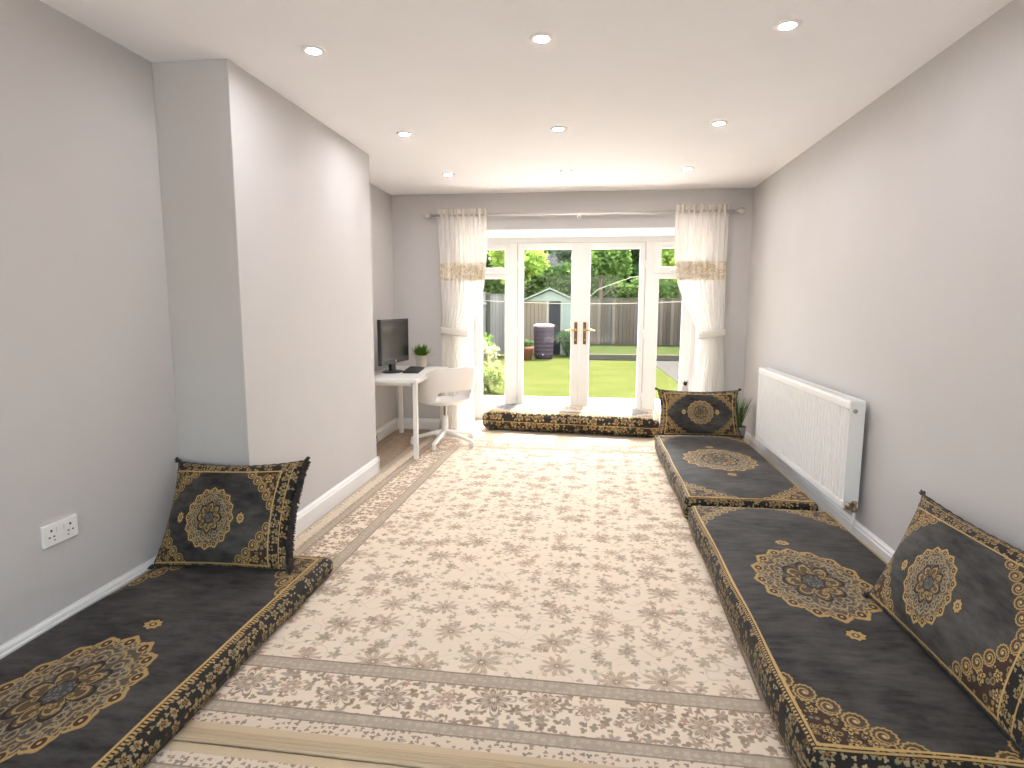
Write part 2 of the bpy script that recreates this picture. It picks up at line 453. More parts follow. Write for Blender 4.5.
# ------------------------------------------------------------------ embroidered floor mattresses
def embroidered(name, hw, hl, med, medc=(0.0, 0.0), corner=(.30, .33), circ=6, bord=(0, 0, 0, 0), side=True, base=(.040, .037, .035), rim=.026, left_rim=True, cellw=.046):
    """charcoal velvet with gold medallion, scalloped corners and bordered edges. u across, v along, in metres.
       hw, hl half size of the top; bord = widths of inner border bands (left, right, bottom, top)"""
    g = G(name); u, v = g.uv(); uv = g.vec(u, v)
    gold, pale = GOLD, (.50, .36, .17)
    dk = (.018, .012, .010)
    n1 = g.noise(g.vec(u * 9.0, v * 26.0), 1, 5, .65); n2 = g.noise(g.vec(u + 5.0, v), 4.0, 3, .6)
    nap = ((n1 * .55 + n2 * .45 - .5) * 3.4 + .5).clamp()
    col = g.mix(nap, tuple(k * .30 for k in base), tuple(k * 2.0 for k in base))
    fine = g.noise(uv, 180, 2)
    def tone(a, b): return g.mix(fine, a, b)
    GC = tone(tuple(k * .7 for k in gold), tuple(k * 1.25 for k in gold))
    e = .003
    # distances to the (inner) field edges
    L, R, D, U = bord
    cx = (u + (hw - L)).min(-u + (hw - R)); cy = (v + (hl - D)).min(-v + (hl - U))
    # --- corner pieces
    a, b = corner
    q = cx / a + cy / b; t = cx / a - cy / b
    bow = q + (1.0 - t * t) * .10
    inside = bow.less(.93, .03) * cx.min(cy).more(0.0, .004)
    filD, filR, filG = g.vor(uv, 1 / .021)
    fil = tone((.060, .033, .020), (.035, .020, .013))
    fil = g.mix(filD.band(.30, .48, .10) * filR.more(.35, .02), fil, g.mix(filG, (.30, .19, .07), (.18, .15, .10)))
    fil = g.mix(filD.less(.16, .08), fil, pale)
    fl, r1, r3, r = flower(g, u, v, .058, 31., .024, 5, .4)
    fil = g.mix(fl.less(1.0, .2), fil, dk); fil = g.mix(fl.band(.45, .8, .15), fil, GC); fil = g.mix(fl.less(.2, .1), fil, pale)
    col = g.mix(inside, col, fil)
    s = (t * (circ / 2.0) + (.5 if circ % 2 else 0.0))
    ss = s - s.floor() - .5
    span = math.hypot(a, b) / circ                       # length of one scallop
    pd = (bow - 1.0) * (a * b / math.hypot(a, b)) / span
    rr = ln(ss, pd); ang = pd.atan2(ss)
    lim = t.abs().less(1.06, .02) * cx.min(cy).more(.0, .004)
    R0 = (ang * 13.0).cos() * .022 + .47
    col = g.mix((rr - R0).less(0.0, .05) * lim, col, tone((.05, .035, .025), (.10, .07, .04)))
    col = g.mix((rr - R0 + .045).abs().less(.042, .05) * lim, col, GC)
    spiral = ((rr * 4.2 - ang / 6.2832).fract() - .5).abs().less(.15, .12) * rr.less(.33, .04)
    col = g.mix(spiral * lim, col, GC)
    col = g.mix(rr.less(.08, .05) * lim, col, pale)
    # --- medallion
    A, Bm = med
    mu, mv = (u - medc[0]) / A, (v - medc[1]) / Bm
    r = ln(mu, mv); th = mv.atan2(mu)
    sc8 = (th * 8.0).cos().abs()
    lace = (th * 32.0).cos() * .5 + .5
    R1 = sc8 ** .55 * .13 + lace * .028 + .835
    body = (r - R1).less(0.0, .02)
    m2 = g.vec(mu * 1.0, mv * 1.0)
    cD, cR, cG = g.vor(m2, 10.0)
    fl1 = tone((.105, .085, .062), (.06, .052, .045))
    fill = g.mix(cD.band(.30, .44, .10), fl1, g.mix(cG, (.34, .22, .08), (.27, .25, .21)))
    dD, dR, dG = g.vor(m2, 23.0)
    fill = g.mix(dD.less(.20, .10) * dR.more(.45, .02), fill, g.mix(dG, (.42, .34, .22), (.05, .035, .025)))
    col = g.mix(body, col, fill)
    edge = (r - R1 + .024).abs().less(.024, .02)
    col = g.mix(edge, col, GC)                                                        # lacy scalloped outline
    R1b = sc8 ** .55 * .10 + .765
    col = g.mix((r - R1b).abs().less(.012, .015), col, GC)
    # almond in each scallop
    sx = (th * (8.0 / PI) + .5).fract() - .5; sr = (r - .865) / .12
    alm = ln(sx * 2.7, sr)
    col = g.mix(alm.less(.62, .1) * body, col, (.06, .028, .014)); col = g.mix((alm - .62).abs().less(.085, .08) * body, col, GC)
    col = g.mix(alm.less(.16, .1) * body, col, pale)
    R2 = (th * 8.0).sin().abs() * .08 + .63
    col = g.mix((r - R2).abs().less(.015, .015), col, (.36, .25, .10))
    # ring of small loops
    lx = (th * (8.0 / PI)).fract() - .5; lp = ln(lx * 2.2, (r - .56) / .11)
    col = g.mix((lp - .55).abs().less(.10, .08), col, (.30, .23, .13)); col = g.mix(lp.less(.22, .1), col, (.05, .028, .018))
    # dark eight petalled flower in the middle
    pet = (th * 4.0).cos().abs()
    R3 = pet ** .5 * .25 + .24
    col = g.mix((r - R3).less(0.0, .02), col, g.mix(cD.band(.22, .40, .1), (.085, .055, .030), (.33, .22, .09)))
    col = g.mix((r - R3).abs().less(.026, .02), col, dk)
    R3b = R3 - .085
    col = g.mix((r - R3b).abs().less(.016, .015) * r.more(.19, .02), col, (.36, .25, .10))
    R4 = (th * 8.0).cos() * .015 + .175
    col = g.mix((r - R4).less(0.0, .02), col, g.mix(dD.band(.2, .4, .1), (.055, .055, .056), (.19, .18, .165)))
    col = g.mix((r - R4).abs().less(.016, .02), col, dk)
    # little diamonds at the ends of the medallion
    for sgn in (-1, 1):
        if hl > hw:
            du, dv = (u - medc[0]).abs() / .036, (v - medc[1] - sgn * Bm * 1.22).abs() / .034
        else:
            du, dv = (u - medc[0] - sgn * A * 1.26).abs() / .022, (v - medc[1]).abs() / .026
        dd = du + dv; db = du.max(dv)
        star = dd.min(db * 1.45)
        col = g.mix(star.less(1.15, .1), col, dk); col = g.mix(star.band(.42, 1.0, .1), col, GC); col = g.mix(star.less(.22, .1), col, pale)
    # --- borders: on the sides of a mattress (outside the top) or bands inside a cushion's edge
    if side:
        o = ((u.abs() if left_rim else u) - hw).max(v.abs() - hl)            # > 0 out on the side
        al = u * v.abs().more(hl, .0001) + v * v.abs().less(hl, .0001)
        o = o + rim                                      # border starts a little inside the rim
    else:
        o = -(cx.min(cy))
        o = o
        al = u + v
    bw = .15 if side else max(bord) if max(bord) > 0 else .05
    bc = tone((.014, .011, .010), (.026, .021, .018))
    cell = cellw if side else .034
    f1, q1, q3, _ = flower(g, u, v, cell, 41., cell * .50, 5, .35)
    bc = g.mix(f1.band(.50, 1.0, .2) * q1.more(.30, .02), bc, g.mix(q3, tuple(k * .8 for k in gold), (.22, .18, .09)))
    bc = g.mix(f1.less(.24, .1) * q1.more(.25, .02), bc, (.30, .10, .03))
    f2, q1, q3, _ = flower(g, u + .013, v + .021, cell * .55, 42., cell * .2, 3, .8)
    bc = g.mix(f2.less(1.0, .25) * q1.more(.45, .02), bc, g.mix(q3, tuple(k * .8 for k in pale), (.20, .18, .12)))
    if side:
        dash = ((al * 70.0).fract() - .5).abs().less(.28, .1)
        bc = g.mix(o.band(.010, .022, .003), bc, g.mix(dash, dk, GC))
        bc = g.mix(o.band(bw - .010, bw - .004, .003), bc, GC)
    col = g.mix(o.more(0.0, e), col, bc)
    col = g.mix((o - .002).abs().less(.0042 if side else .003, .002), col, tone(tuple(k * .9 for k in gold), tuple(k * 1.4 for k in gold)))
    if not side:
        bmx = max(bord)
        col = g.mix((o - bmx * .62).abs().less(.0022, .002), col, GC)
    b = g.bsdf(col, .66, 0, fine, .0015, .4, Specular_IOR_Level=.18)
    b.inputs['Sheen Weight'].default_value = .05; b.inputs['Sheen Roughness'].default_value = .4
    return g.m

def dense(h, rr, n):
    a = [-h, -h + rr * .15, -h + rr * .4, -h + rr * .75, -h + rr * 1.2]
    mid = list(np.linspace(-h + rr * 1.9, h - rr * 1.9, n))
    return a + mid + [-k for k in a[::-1]]
def mattress(name, hw, hl, th, rr, mat, label, loc, rz=0, puff=.012, seed=0):
    xs, ys, zs = dense(hw, rr, max(4, int(hw / .03))), dense(hl, rr, int(hl / .03)), dense(th / 2, rr, 3)
    V, F, UV = [], [], []
    rng = random.Random(seed); ph = [rng.uniform(0, 6) for _ in range(6)]
    def dfm(p):
        x, y, z = p
        q = Vector((max(-hw + rr, min(hw - rr, x)), max(-hl + rr, min(hl - rr, y)), max(-th / 2 + rr, min(th / 2 - rr, z))))
        d = Vector(p) - q
        if d.length > 1e-9: q = q + d.normalized() * rr
        fx = max(0, 1 - abs(q.x / hw) ** 4) * max(0, 1 - abs(q.y / hl) ** 6)
        if z > 0:
            q.z += puff * fx + fx * .0035 * (math.sin(q.x * 17 + ph[0] + 2 * math.sin(q.y * 5)) + math.sin(q.y * 13 + ph[1]))
        side = max(0, 1 - (2 * z / th) ** 2)
        q.x += math.copysign(1, x) * .006 * side * (abs(x) > hw - rr) + .004 * math.sin(q.y * 9 + ph[2]) * (abs(x) > hw - rr)
        q.y += math.copysign(1, y) * .010 * side * (abs(y) > hl - rr) + .004 * math.sin(q.x * 11 + ph[3]) * (abs(y) > hl - rr)
        return (q.x, q.y, q.z + th / 2)
    def grid(A, Bv, fn, uvf, flip):
        base = len(V); W = len(A)
        for b in Bv:
            for a in A:
                p = fn(a, b); V.append(dfm(p)); UV.append(uvf(p))
        for j in range(len(Bv) - 1):
            for i in range(W - 1):
                k = base + j * W + i; f = (k, k + 1, k + W + 1, k + W)
                F.append(f[::-1] if flip else f)
    grid(xs, ys, lambda a, b: (a, b, th / 2), lambda p: (p[0], p[1]), False)
    grid(xs, ys, lambda a, b: (a, b, -th / 2), lambda p: (p[0] * 0 + hw + .075, p[1]), True)
    for s in (-1, 1):
        grid(ys, zs, lambda a, b: (s * hw, a, b), lambda p: (s * (hw + th / 2 - p[2]), p[1]), s < 0)
        grid(xs, zs, lambda a, b: (a, s * hl, b), lambda p: (p[0], s * (hl + th / 2 - p[2])), s > 0)
    o = mesh(name, V, F, mat, None, True, UV)
    bm = bmesh.new(); bm.from_mesh(o.data); bmesh.ops.remove_doubles(bm, verts=bm.verts, dist=1e-5)
    bmesh.ops.recalc_face_normals(bm, faces=bm.faces); bm.to_mesh(o.data); bm.free()
    for f in o.data.polygons: f.use_smooth = True
    o.location = loc; o.rotation_euler = (0, 0, rz)
    return tag(o, label, 'floor mattress', 'embroidered floor mattresses')
def build_mats():
    z0 = .0075
    mattress('floor_mattress', .385, .99, .148, .028, embroidered('gold_embroidered_velvet', .385, .99, (.235, .34), (-.035, .01)),
             'charcoal and gold floor mattress in the right foreground under the leaning cushion', (.972, 2.52, z0), 0, seed=1)
    mattress('floor_mattress', .38, .925, .148, .028, embroidered('gold_embroidered_velvet', .38, .925, (.27, .33)),
             'charcoal and gold floor mattress beside the radiator, behind the nearest one', (.972, 4.56, z0), .0, seed=2)
    mattress('floor_mattress', .39, 1.02, .095, .034, embroidered('gold_embroidered_velvet', .39, 1.02, (.215, .33), (.0, -.10), corner=(.30, .50), circ=7, rim=.055, left_rim=False),
             'charcoal and gold floor mattress along the left wall by the socket', (-1.598, 1.63, z0), .0, seed=3)
    mattress('floor_mattress', .29, .90, .19, .06, embroidered('gold_embroidered_velvet', .29, .90, (.17, .30), rim=.05, cellw=.075),
             'puffy floor mattress lying in front of the glass doors', (-.19, 6.345, z0), PI / 2 - .10, puff=.025, seed=4)
build_mats()

# ------------------------------------------------------------------ cushions
M_fringe = plain('dark_fringe', (.035, .028, .024), .9, var=.4, scale=60)
def cushion(name, P, th, size, mat, label, out, fringe=None, pinch=.08):
    """P = corners bl, br, tr, tl; out = outward (front) direction; size = (w, h) in metres for the pattern"""
    bl, br, tr, tl = [Vector(p) for p in P]
    n = (br - bl).cross(tl - bl).normalized()
    if n.dot(Vector(out)) < 0: n = -n
    c0 = (bl + br) / 2
    t = empty(name, label, 'cushion', tuple(c0), 0, 'embroidered cushions')
    N = 40; V, F, UV = [], [], []
    rng = random.Random(len(label))
    def flat(s, q):
        s2 = s * (1 - pinch * (1 - q * q) * abs(s)); q2 = q * (1 - pinch * (1.3 if q > 0 else .35) * (1 - s * s) * abs(q))
        a, b = (s2 + 1) / 2, (q2 + 1) / 2
        return (bl * (1 - a) + br * a) * (1 - b) + (tl * (1 - a) + tr * a) * b
    def hgt(s, q):
        return th * (max(0, 1 - s ** 2) * max(0, 1 - q ** 2)) ** .42
    ax = lambda i: math.sin((i / N * 2 - 1) * PI / 2)
    for k in (1, -1):
        for j in range(N + 1):
            for i in range(N + 1):
                s, q = ax(i), ax(j)
                w = .004 * math.sin(s * 7 + q * 3) * (1 - s * s) * (1 - q * q)
                V.append(flat(s, q) + n * (k * hgt(s, q) * (1 if k > 0 else .8) + w) - c0)
                UV.append((s * size[0] / 2, q * size[1] / 2))
    W = N + 1; S = W * W
    for j in range(N):
        for i in range(N):
            a = j * W + i
            F.append((a, a + 1, a + W + 1, a + W)); F.append((S + a, S + a + W, S + a + W + 1, S + a + 1))
    o = mesh('cover', V, F, mat, t, True, UV)
    bm = bmesh.new(); bm.from_mesh(o.data); bmesh.ops.remove_doubles(bm, verts=bm.verts, dist=1e-5)
    bmesh.ops.recalc_face_normals(bm, faces=bm.faces); bm.to_mesh(o.data); bm.free()
    # cord round the seam
    b = B(); pts = []
    for s in np.linspace(-1, 1, 40): pts.append(flat(s, -1))
    for q in np.linspace(-1, 1, 30)[1:]: pts.append(flat(1, q))
    for s in np.linspace(1, -1, 40)[1:]: pts.append(flat(s, 1))
    for q in np.linspace(1, -1, 30)[1:]: pts.append(flat(-1, q))
    tube(b, [p - c0 for p in pts], [.006 + .0015 * math.sin(k * 2.3) for k in range(len(pts))], 7)
    obj('cord', b, M_fringe, t, True)
    # corner tassels
    for (s, q) in ((-1, -1), (1, -1), (1, 1), (-1, 1)):
        c = flat(s, q); d = (c - flat(s * .9, q * .9)).normalized()
        b = B()
        for k in range(16):
            w = Vector((rng.uniform(-1, 1), rng.uniform(-1, 1), rng.uniform(-1, 1))) * .011
            p = c + d * .004
            L = .012 if q < 0 else .016
            tube(b, [p - c0, p + d * L * .5 + w * .6 - c0, p + d * L + w - c0], [.004, .0045, .003], 5)
        obj('tassel', b, M_fringe, t, True)
    if fringe:
        b = B()
        for q in np.linspace(-.99, .99, 170):
            p = flat(fringe, q); d = (p - flat(fringe * .8, q)).normalized()
            for k in range(4):
                w = Vector((rng.uniform(-.5, .5), rng.uniform(-2.5, 2.5), rng.uniform(-.5, .5))) * .006
                tube(b, [p + w * .5 - c0, p + d * .012 + w - c0, p + d * .022 + w * 1.3 - Vector((0, 0, .006)) - c0], [.004, .004, .003], 4)
        obj('fringe', b, M_fringe, t, True)
    return t
def build_cushions():
    Z = .172
    cushion('cushion', [(1.10, 2.40, Z + .01), (1.12, 1.58, Z), (1.425, 1.74, .535), (1.42, 2.70, .505)], .075, (.86, .52),
            embroidered('gold_embroidered_cushion', .43, .26, (.135, .155), (-.084, -.07), corner=(.20, .22), circ=6, bord=(.0, .085, .01, .075), side=False),
            'charcoal cushion with gold medallion leaning on the right wall in the foreground', (-1, 0, 1))
    Zl = .120
    cushion('cushion', [(-1.955, 2.40, Zl), (-1.330, 2.43, Zl), (-1.315, 2.61, .575), (-1.985, 2.655, .535)], .085, (.68, .46),
            embroidered('gold_embroidered_cushion', .34, .23, (.132, .136), (-.060, -.036), corner=(.16, .17), circ=5, bord=(.0, .085, .01, .05), side=False),
            'charcoal cushion with dark fringe leaning on the chimney breast at the left', (0, -1, .3), fringe=1)
    cushion('cushion', [(.612, 5.37, Z), (1.318, 5.40, Z), (1.30, 5.50, .56), (.605, 5.47, .56)], .085, (.72, .42),
            embroidered('gold_embroidered_cushion', .36, .21, (.12, .115), corner=(.18, .15), circ=5, bord=(.05, .05, .01, .03), side=False),
            'charcoal cushion standing at the far end of the mattress below the right curtain', (0, -1, .3))
build_cushions()

# ------------------------------------------------------------------ curtains and pole
def cloth_mat(name, c, trans, translu=.45):
    g = G(name); v, x, y, z = g.obj()
    weave = g.noise(g.vec(x * 500.0, y * 500.0, z * 300.0), 1, 2)
    cc = g.mix(weave, tuple(k * .95 for k in c), c)
    d = g.new('ShaderNodeBsdfDiffuse'); g.put(d.inputs[0], cc)
    t = g.new('ShaderNodeBsdfTranslucent'); g.put(t.inputs[0], cc)
    p = g.new('ShaderNodeBsdfTransparent')
    a = g.new('ShaderNodeMixShader'); a.inputs[0].default_value = translu
    b = g.new('ShaderNodeMixShader'); b.inputs[0].default_value = trans
    g.t.links.new(d.outputs[0], a.inputs[1]); g.t.links.new(t.outputs[0], a.inputs[2])
    g.t.links.new(a.outputs[0], b.inputs[1]); g.t.links.new(p.outputs[0], b.inputs[2]); g.t.links.new(b.outputs[0], g.out.inputs[0])
    return g.m
def lace_mat():
    g = G('gold_lace_band'); v, x, y, z = g.obj()
    d1, r1, r2 = g.vor(g.vec(x, y * 0, z), 24.0)
    d2, r3, r4 = g.vor(g.vec(x, y * 0, z), 70.0)
    m = d1.band(.25, .45, .12).max(d2.less(.3, .15) * .7)
    c = g.mix(m, (.80, .73, .62), (.60, .50, .34))
    g.bsdf(c, .7, 0, d2, .003, .4)
    return g.m
def interp(z, tab):
    if z >= tab[0][0]: return tab[0][1]
    for (z0, a), (z1, b) in zip(tab, tab[1:]):
        if z >= z1:
            t = (z0 - z) / (z0 - z1); t = t * t * (3 - 2 * t) if False else t
            return a + (b - a) * t
    return tab[-1][1]
def smooth_tab(tab, n=60):
    zs = np.linspace(tab[0][0], tab[-1][0], n); vals = np.array([interp(z, tab) for z in zs])
    k = np.array([1, 2, 3, 2, 1.]) / 9
    pad = np.concatenate([[vals[0]] * 2, vals, [vals[-1]] * 2]); vals = np.convolve(pad, k, 'valid')
    return list(zip(zs, vals))
def curtain(name, outer, inner, mats, label, pleats, seed, ypl=5.985):
    outer, inner = smooth_tab(outer), smooth_tab(inner)
    zt, zb = outer[0][0], outer[-1][0]
    t = empty(name, label, 'curtain', ((outer[0][1] + inner[0][1]) / 2, ypl, 0), 0, 'curtains at the glass doors')
    L = Vector(t.location); rng = random.Random(seed)
    amp = [rng.uniform(.7, 1.3) for _ in range(pleats * 2 + 4)]; phs = [rng.uniform(-.5, .5) for _ in range(pleats * 2 + 4)]
    def pt(a, z, off=0):
        x = interp(z, outer) * (1 - a) + interp(z, inner) * a
        tie = math.exp(-((z - 1.035) / .16) ** 2)
        i = int(a * pleats)
        w = a * pleats * 2 * PI
        head = max(0, min(1, (z - (zt - .12)) / .1))
        y = ypl + (.019 * (1 - .3 * tie) * (1 - .25 * head)) * amp[i] * math.sin(w + phs[0] + .35 * math.sin(z * 2 + a * 9)) + .008 * math.sin(w * 2.3 + z * 4)
        y -= .02 * tie
        return Vector((x, y - off, z)) - L
    def sheet(nm, z0, z1, nz, mat, off=0, thick=.0015):
        nx = pleats * 14; V, F = [], []
        for j in range(nz + 1):
            z = z0 + (z1 - z0) * j / nz
            for i in range(nx + 1): V.append(pt(i / nx, z, off))
        W = nx + 1
        for j in range(nz):
            for i in range(nx): k = j * W + i; F.append((k, k + 1, k + W + 1, k + W))
        return mesh(nm, V, F, mat, t)
    sheet('curtain_panel', zb, zt, 90, mats[0])
    sheet('embroidered_band', 1.545, 1.72, 10, mats[1], .003)
    sheet('heading_tape', zt - .085, zt + .004, 6, mats[3], .004)
    # gathered tie band
    xo, xi = interp(1.04, outer), interp(1.04, inner)
    b = B(); pts = []
    cxm, hw_ = (xo + xi) / 2, abs(xi - xo) / 2 + .008
    for k in range(41):
        a = 2 * PI * k / 40
        sx = math.cos(a); 
        pts.append(Vector((cxm + hw_ * sx, ypl - .02 + .045 * math.sin(a), 1.035 + .022 * sx * (1 if xi > xo else -1) * -1)) - L)
    V, F = [], []
    for p in pts:
        for q, o in ((-.03, 0), (-.015, .004), (0, 0.0), (.015, .004), (.03, 0)):
            d = Vector((p.x + L.x - cxm, (p.y + L.y - ypl) * 2, 0)).normalized()
            V.append(p + d * o + Vector((0, 0, q)))
    for k in range(40):
        for j in range(4): a = k * 5 + j; F.append((a, a + 1, a + 6, a + 5))
    o = mesh('tieback', V, F, mats[2], t)
    so = o.modifiers.new('thick', 'SOLIDIFY'); so.thickness = .004
    return t
def build_curtains():
    cl = cloth_mat('cream_sheer_cloth', (.93, .905, .865), .10, .45); lace = lace_mat()
    tie = cloth_mat('cream_tie_cloth', (.88, .84, .78), 0, .3); head = cloth_mat('cream_heading_cloth', (.86, .81, .74), 0, .35)
    M = (cl, lace, tie, head)
    curtain('curtain', [(2.235, -1.52), (1.7, -1.506), (1.06, -1.483), (.9, -1.49), (.012, -1.53)],
            [(2.235, -1.03), (1.75, -1.03), (1.5, -1.055), (1.35, -1.09), (1.2, -1.145), (1.1, -1.20), (1.02, -1.25), (.95, -1.235), (.75, -1.205), (.4, -1.17), (.012, -1.15)], M,
            'cream tied-back curtain with gold lace band at the left of the glass doors', 9, 3)
    curtain('curtain', [(2.235, 1.252), (1.4, 1.255), (1.0, 1.252), (.5, 1.29), (.012, 1.31)],
            [(2.235, .765), (1.75, .772), (1.5, .81), (1.35, .87), (1.15, .965), (1.0, 1.055), (.93, 1.055), (.7, 1.0), (.4, .97), (.012, .95)], M,
            'cream tied-back curtain with gold lace band at the right of the glass doors', 9, 5)
    nick = plain('brushed_nickel', (.70, .68, .65), .3, .9, var=.05, scale=30)
    t = empty('curtain_pole', 'slim metal curtain pole with round finials above the glass doors', 'curtain pole', (-.135, 5.985, 2.178))
    b = B(); tube(b, [(-1.47, 0, 0), (1.47, 0, 0)], .011, 14); obj('pole', b, nick, t, True)
    for s in (-1, 1):
        b = B(); lathe(b, [(.0005, -.034), (.014, -.031), (.024, -.022), (.030, -.008), (.030, .008), (.024, .022), (.012, .03), (.012, .045), (.015, .05), (.0005, .055)], 18,
                       T(s * 1.50, 0, 0, ry=-s * PI / 2)); obj('finial', b, nick, t, True)
    for x in (-1.40, 0.0, 1.40):
        b = B(); box(b, x - .008, x + .008, -.004, YB - 5.985, -.022, -.010); lathe(b, [(.022, 0), (.022, .006)], 14, T(x, YB - 5.985 - .0065, -.016, rx=-PI / 2))
        obj('bracket', b, nick, t)
    for x0, x1 in ((-1.37, -.905), (.91, 1.375)):
        for x in np.linspace(x0, x1, 6):
            b = B(); pts = [(x, .019 * math.cos(a), .019 * math.sin(a) - .006) for a in np.linspace(0, 2 * PI, 19)]
            tube(b, pts, .0025, 6, False); obj('curtain_ring', b, nick, t, True)
build_curtains()

# ------------------------------------------------------------------ radiator
def build_radiator():
    xf, xb, y0, y1, z0, z1 = 1.385, 1.462, 3.40, 5.19, .20, .80
    Mr = plain('white_radiator_enamel', (.80, .785, .77), .3, var=.01, scale=8)
    t = empty('radiator', 'white panel radiator on the right wall above the mattresses', 'radiator', (XR, (y0 + y1) / 2, z0))
    L = Vector(t.location)
    def put(name, b, m, par=t, **k):
        bmesh.ops.translate(b, verts=b.verts, vec=-L); return obj(name, b, m, par, **k)
    # corrugated front panel
    prof = []; n = 38; w = (y1 - y0 - .06) / n
    for k in range(n):
        a = y0 + .03 + k * w
        prof += [(xf + .009, a + w * .08), (xf - .004, a + w * .30), (xf - .004, a + w * .70), (xf + .009, a + w * .92)]
    prof = [(xf + .004, y0)] + prof + [(xf + .004, y1)]
    poly = prof + [(xf + .018, y1), (xf + .018, y0)]
    b = B(); prism(b, poly, 2, z0 + .045, z1 - .05); put('front_panel', b, Mr)
    b = B(); box(b, xf - .004, xf + .018, y0, y1, z1 - .05, z1 - .006); box(b, xf - .004, xf + .018, y0, y1, z0, z0 + .045); put('panel_rail', b, Mr, bevel=.006)
    b = B(); box(b, xb - .018, xb, y0, y1, z0, z1 - .006); put('back_panel', b, Mr, bevel=.005)
    for yy in (y0 - .004, y1 - .002):
        b = B(); box(b, xf, xb, yy, yy + .006, z0 + .01, z1 - .004)
        s = put('side_panel', b, Mr, bevel=.002)
        if yy < y0:
            b = B(); lathe(b, [(.012, 0), (.012, .006), (.007, .008)], 16, T(xf + .025, yy, z1 - .055, rx=PI / 2)); put('air_vent', b, plain('vent_plug', (.35, .34, .33), .4), s)
    b = B()
    box(b, xf, xb, y0, y0 + .012, z1 - .012, z1); box(b, xf, xb, y1 - .012, y1, z1 - .012, z1)
    box(b, xf, xf + .012, y0 + .012, y1 - .012, z1 - .012, z1); box(b, xb - .012, xb, y0 + .012, y1 - .012, z1 - .012, z1)
    k = y0 + .03
    while k < y1 - .02: box(b, xf + .012, xb - .012, k, k + .012, z1 - .012, z1 - .003); k += .026
    put('top_grille', b, Mr)
    # convector fins between the panels
    b = B()
    for k in np.linspace(y0 + .05, y1 - .05, 60): box(b, xf + .02, xb - .02, k - .0008, k + .0008, z0 + .05, z1 - .06)
    put('convector_fin', b, Mr)
    for yy in (y0 + .3, y1 - .3):
        b = B(); box(b, xb, XR, yy - .02, yy + .02, z0 + .08, z1 - .1); put('wall_bracket', b, Mr)
    Mc = plain('worn_brass_valve', (.36, .27, .17), .35, .9, var=.3, scale=50)
    for yy, big in ((y0 - .030, 1), (y1 + .03, 0)):
        b = B()
        xv = xb - .03
        lathe(b, [(.011, 0), (.013, .004), (.013, .02), (.010, .024)], 12, T(xv, yy + (.028 if big else -.028), z0 + .028, rx=PI / 2 if big else -PI / 2))
        lathe(b, [(.013, -.03), (.015, -.026), (.015, -.014), (.011, -.01), (.011, .012), (.014, .016), (.014, .026), (.009, .03)], 14, T(xv, yy, z0 + .028))
        lathe(b, [(.009, 0), (.011, .008), (.017, .012), (.018, .03), (.013, .036)], 14, T(xv - .008, yy, z0 + .028, ry=-PI / 2))
        v = put('valve', b, Mc, smooth=True)
        b = B(); tube(b, [(xv, yy, z0 + .0), (xv, yy, .004)], .0075, 10); put('pipe', b, M_white, smooth=True)
build_radiator()

# ------------------------------------------------------------------ wall socket
def build_socket():
    Mp = plain('white_socket_plastic', (.82, .81, .79), .3, var=.01)
    Md = plain('socket_slot', (.02, .02, .02), .6, var=.05)
    t = empty('wall_socket', 'white double power socket on the left wall above the mattress', 'socket', (XL, 1.996, .432))
    b = B(); box(b, 0, .012, -.078, .078, -.043, .043); obj('faceplate', b, Mp, t, bevel=.004, seg=3)
    for s in (-1, 1):
        b = B()
        c = s * .042
        box(b, .0121, .0128, c - .004, c + .004, .012, .021); box(b, .0121, .0128, c - .014, c - .006, -.010, -.005); box(b, .0121, .0128, c + .006, c + .014, -.010, -.005)
        obj('pin_holes', b, Md, t)
        b = B(); box(b, .012, .016, s * .016 - .007, s * .016 + .007, .005, .026); obj('switch', b, Mp, t, bevel=.002)
    for s in (-1, 1):
        b = B(); lathe(b, [(.0035, 0), (.003, .001)], 10, T(.012, s * .030, -.022, ry=PI / 2)); obj('screw', b, M_seal, t)
build_socket()

# ------------------------------------------------------------------ downlights
def lamp_mat():
    g = G('lit_lamp_lens'); e = g.new('ShaderNodeEmission'); e.inputs[0].default_value = (1, .965, .985, 1); e.inputs[1].default_value = LAMP
    g.t.links.new(e.outputs[0], g.out.inputs[0]); return g.m
LAMP = 310.0
def build_lights():
    Mt = plain('white_lamp_trim', (.78, .76, .74), .3, var=.01); Ml = lamp_mat()
    rows = (('nearest', 2.66), ('middle', 3.96), ('far', 5.185)); cols = (('left', -1.22), ('centre', -.225), ('right', .745))
    first = None
    for rn, y in rows:
        for cn, x in cols:
            lab = f'lit recessed ceiling downlight, {cn} one of the {rn} row'
            if first is None:
                t = first = empty('ceiling_downlight', lab, 'ceiling light', (x, y, H), 0, 'recessed ceiling downlights')
                b = B(); lathe(b, [(.030, -.006), (.037, -.009), (.050, -.006), (.0535, 0), (.034, 0)], 28, None, False, False); obj('trim_ring', b, Mt, t, True)
                b = B(); lathe(b, [(.0335, -.0025), (.0335, -.0055)], 24); obj('lamp', b, Ml, t)
            else:
                t = first.copy(); COL.objects.link(t); t.location = (x, y, H); t['label'] = lab
                for c in list(first.children):
                    d = c.copy(); COL.objects.link(d); d.parent = t
build_lights()

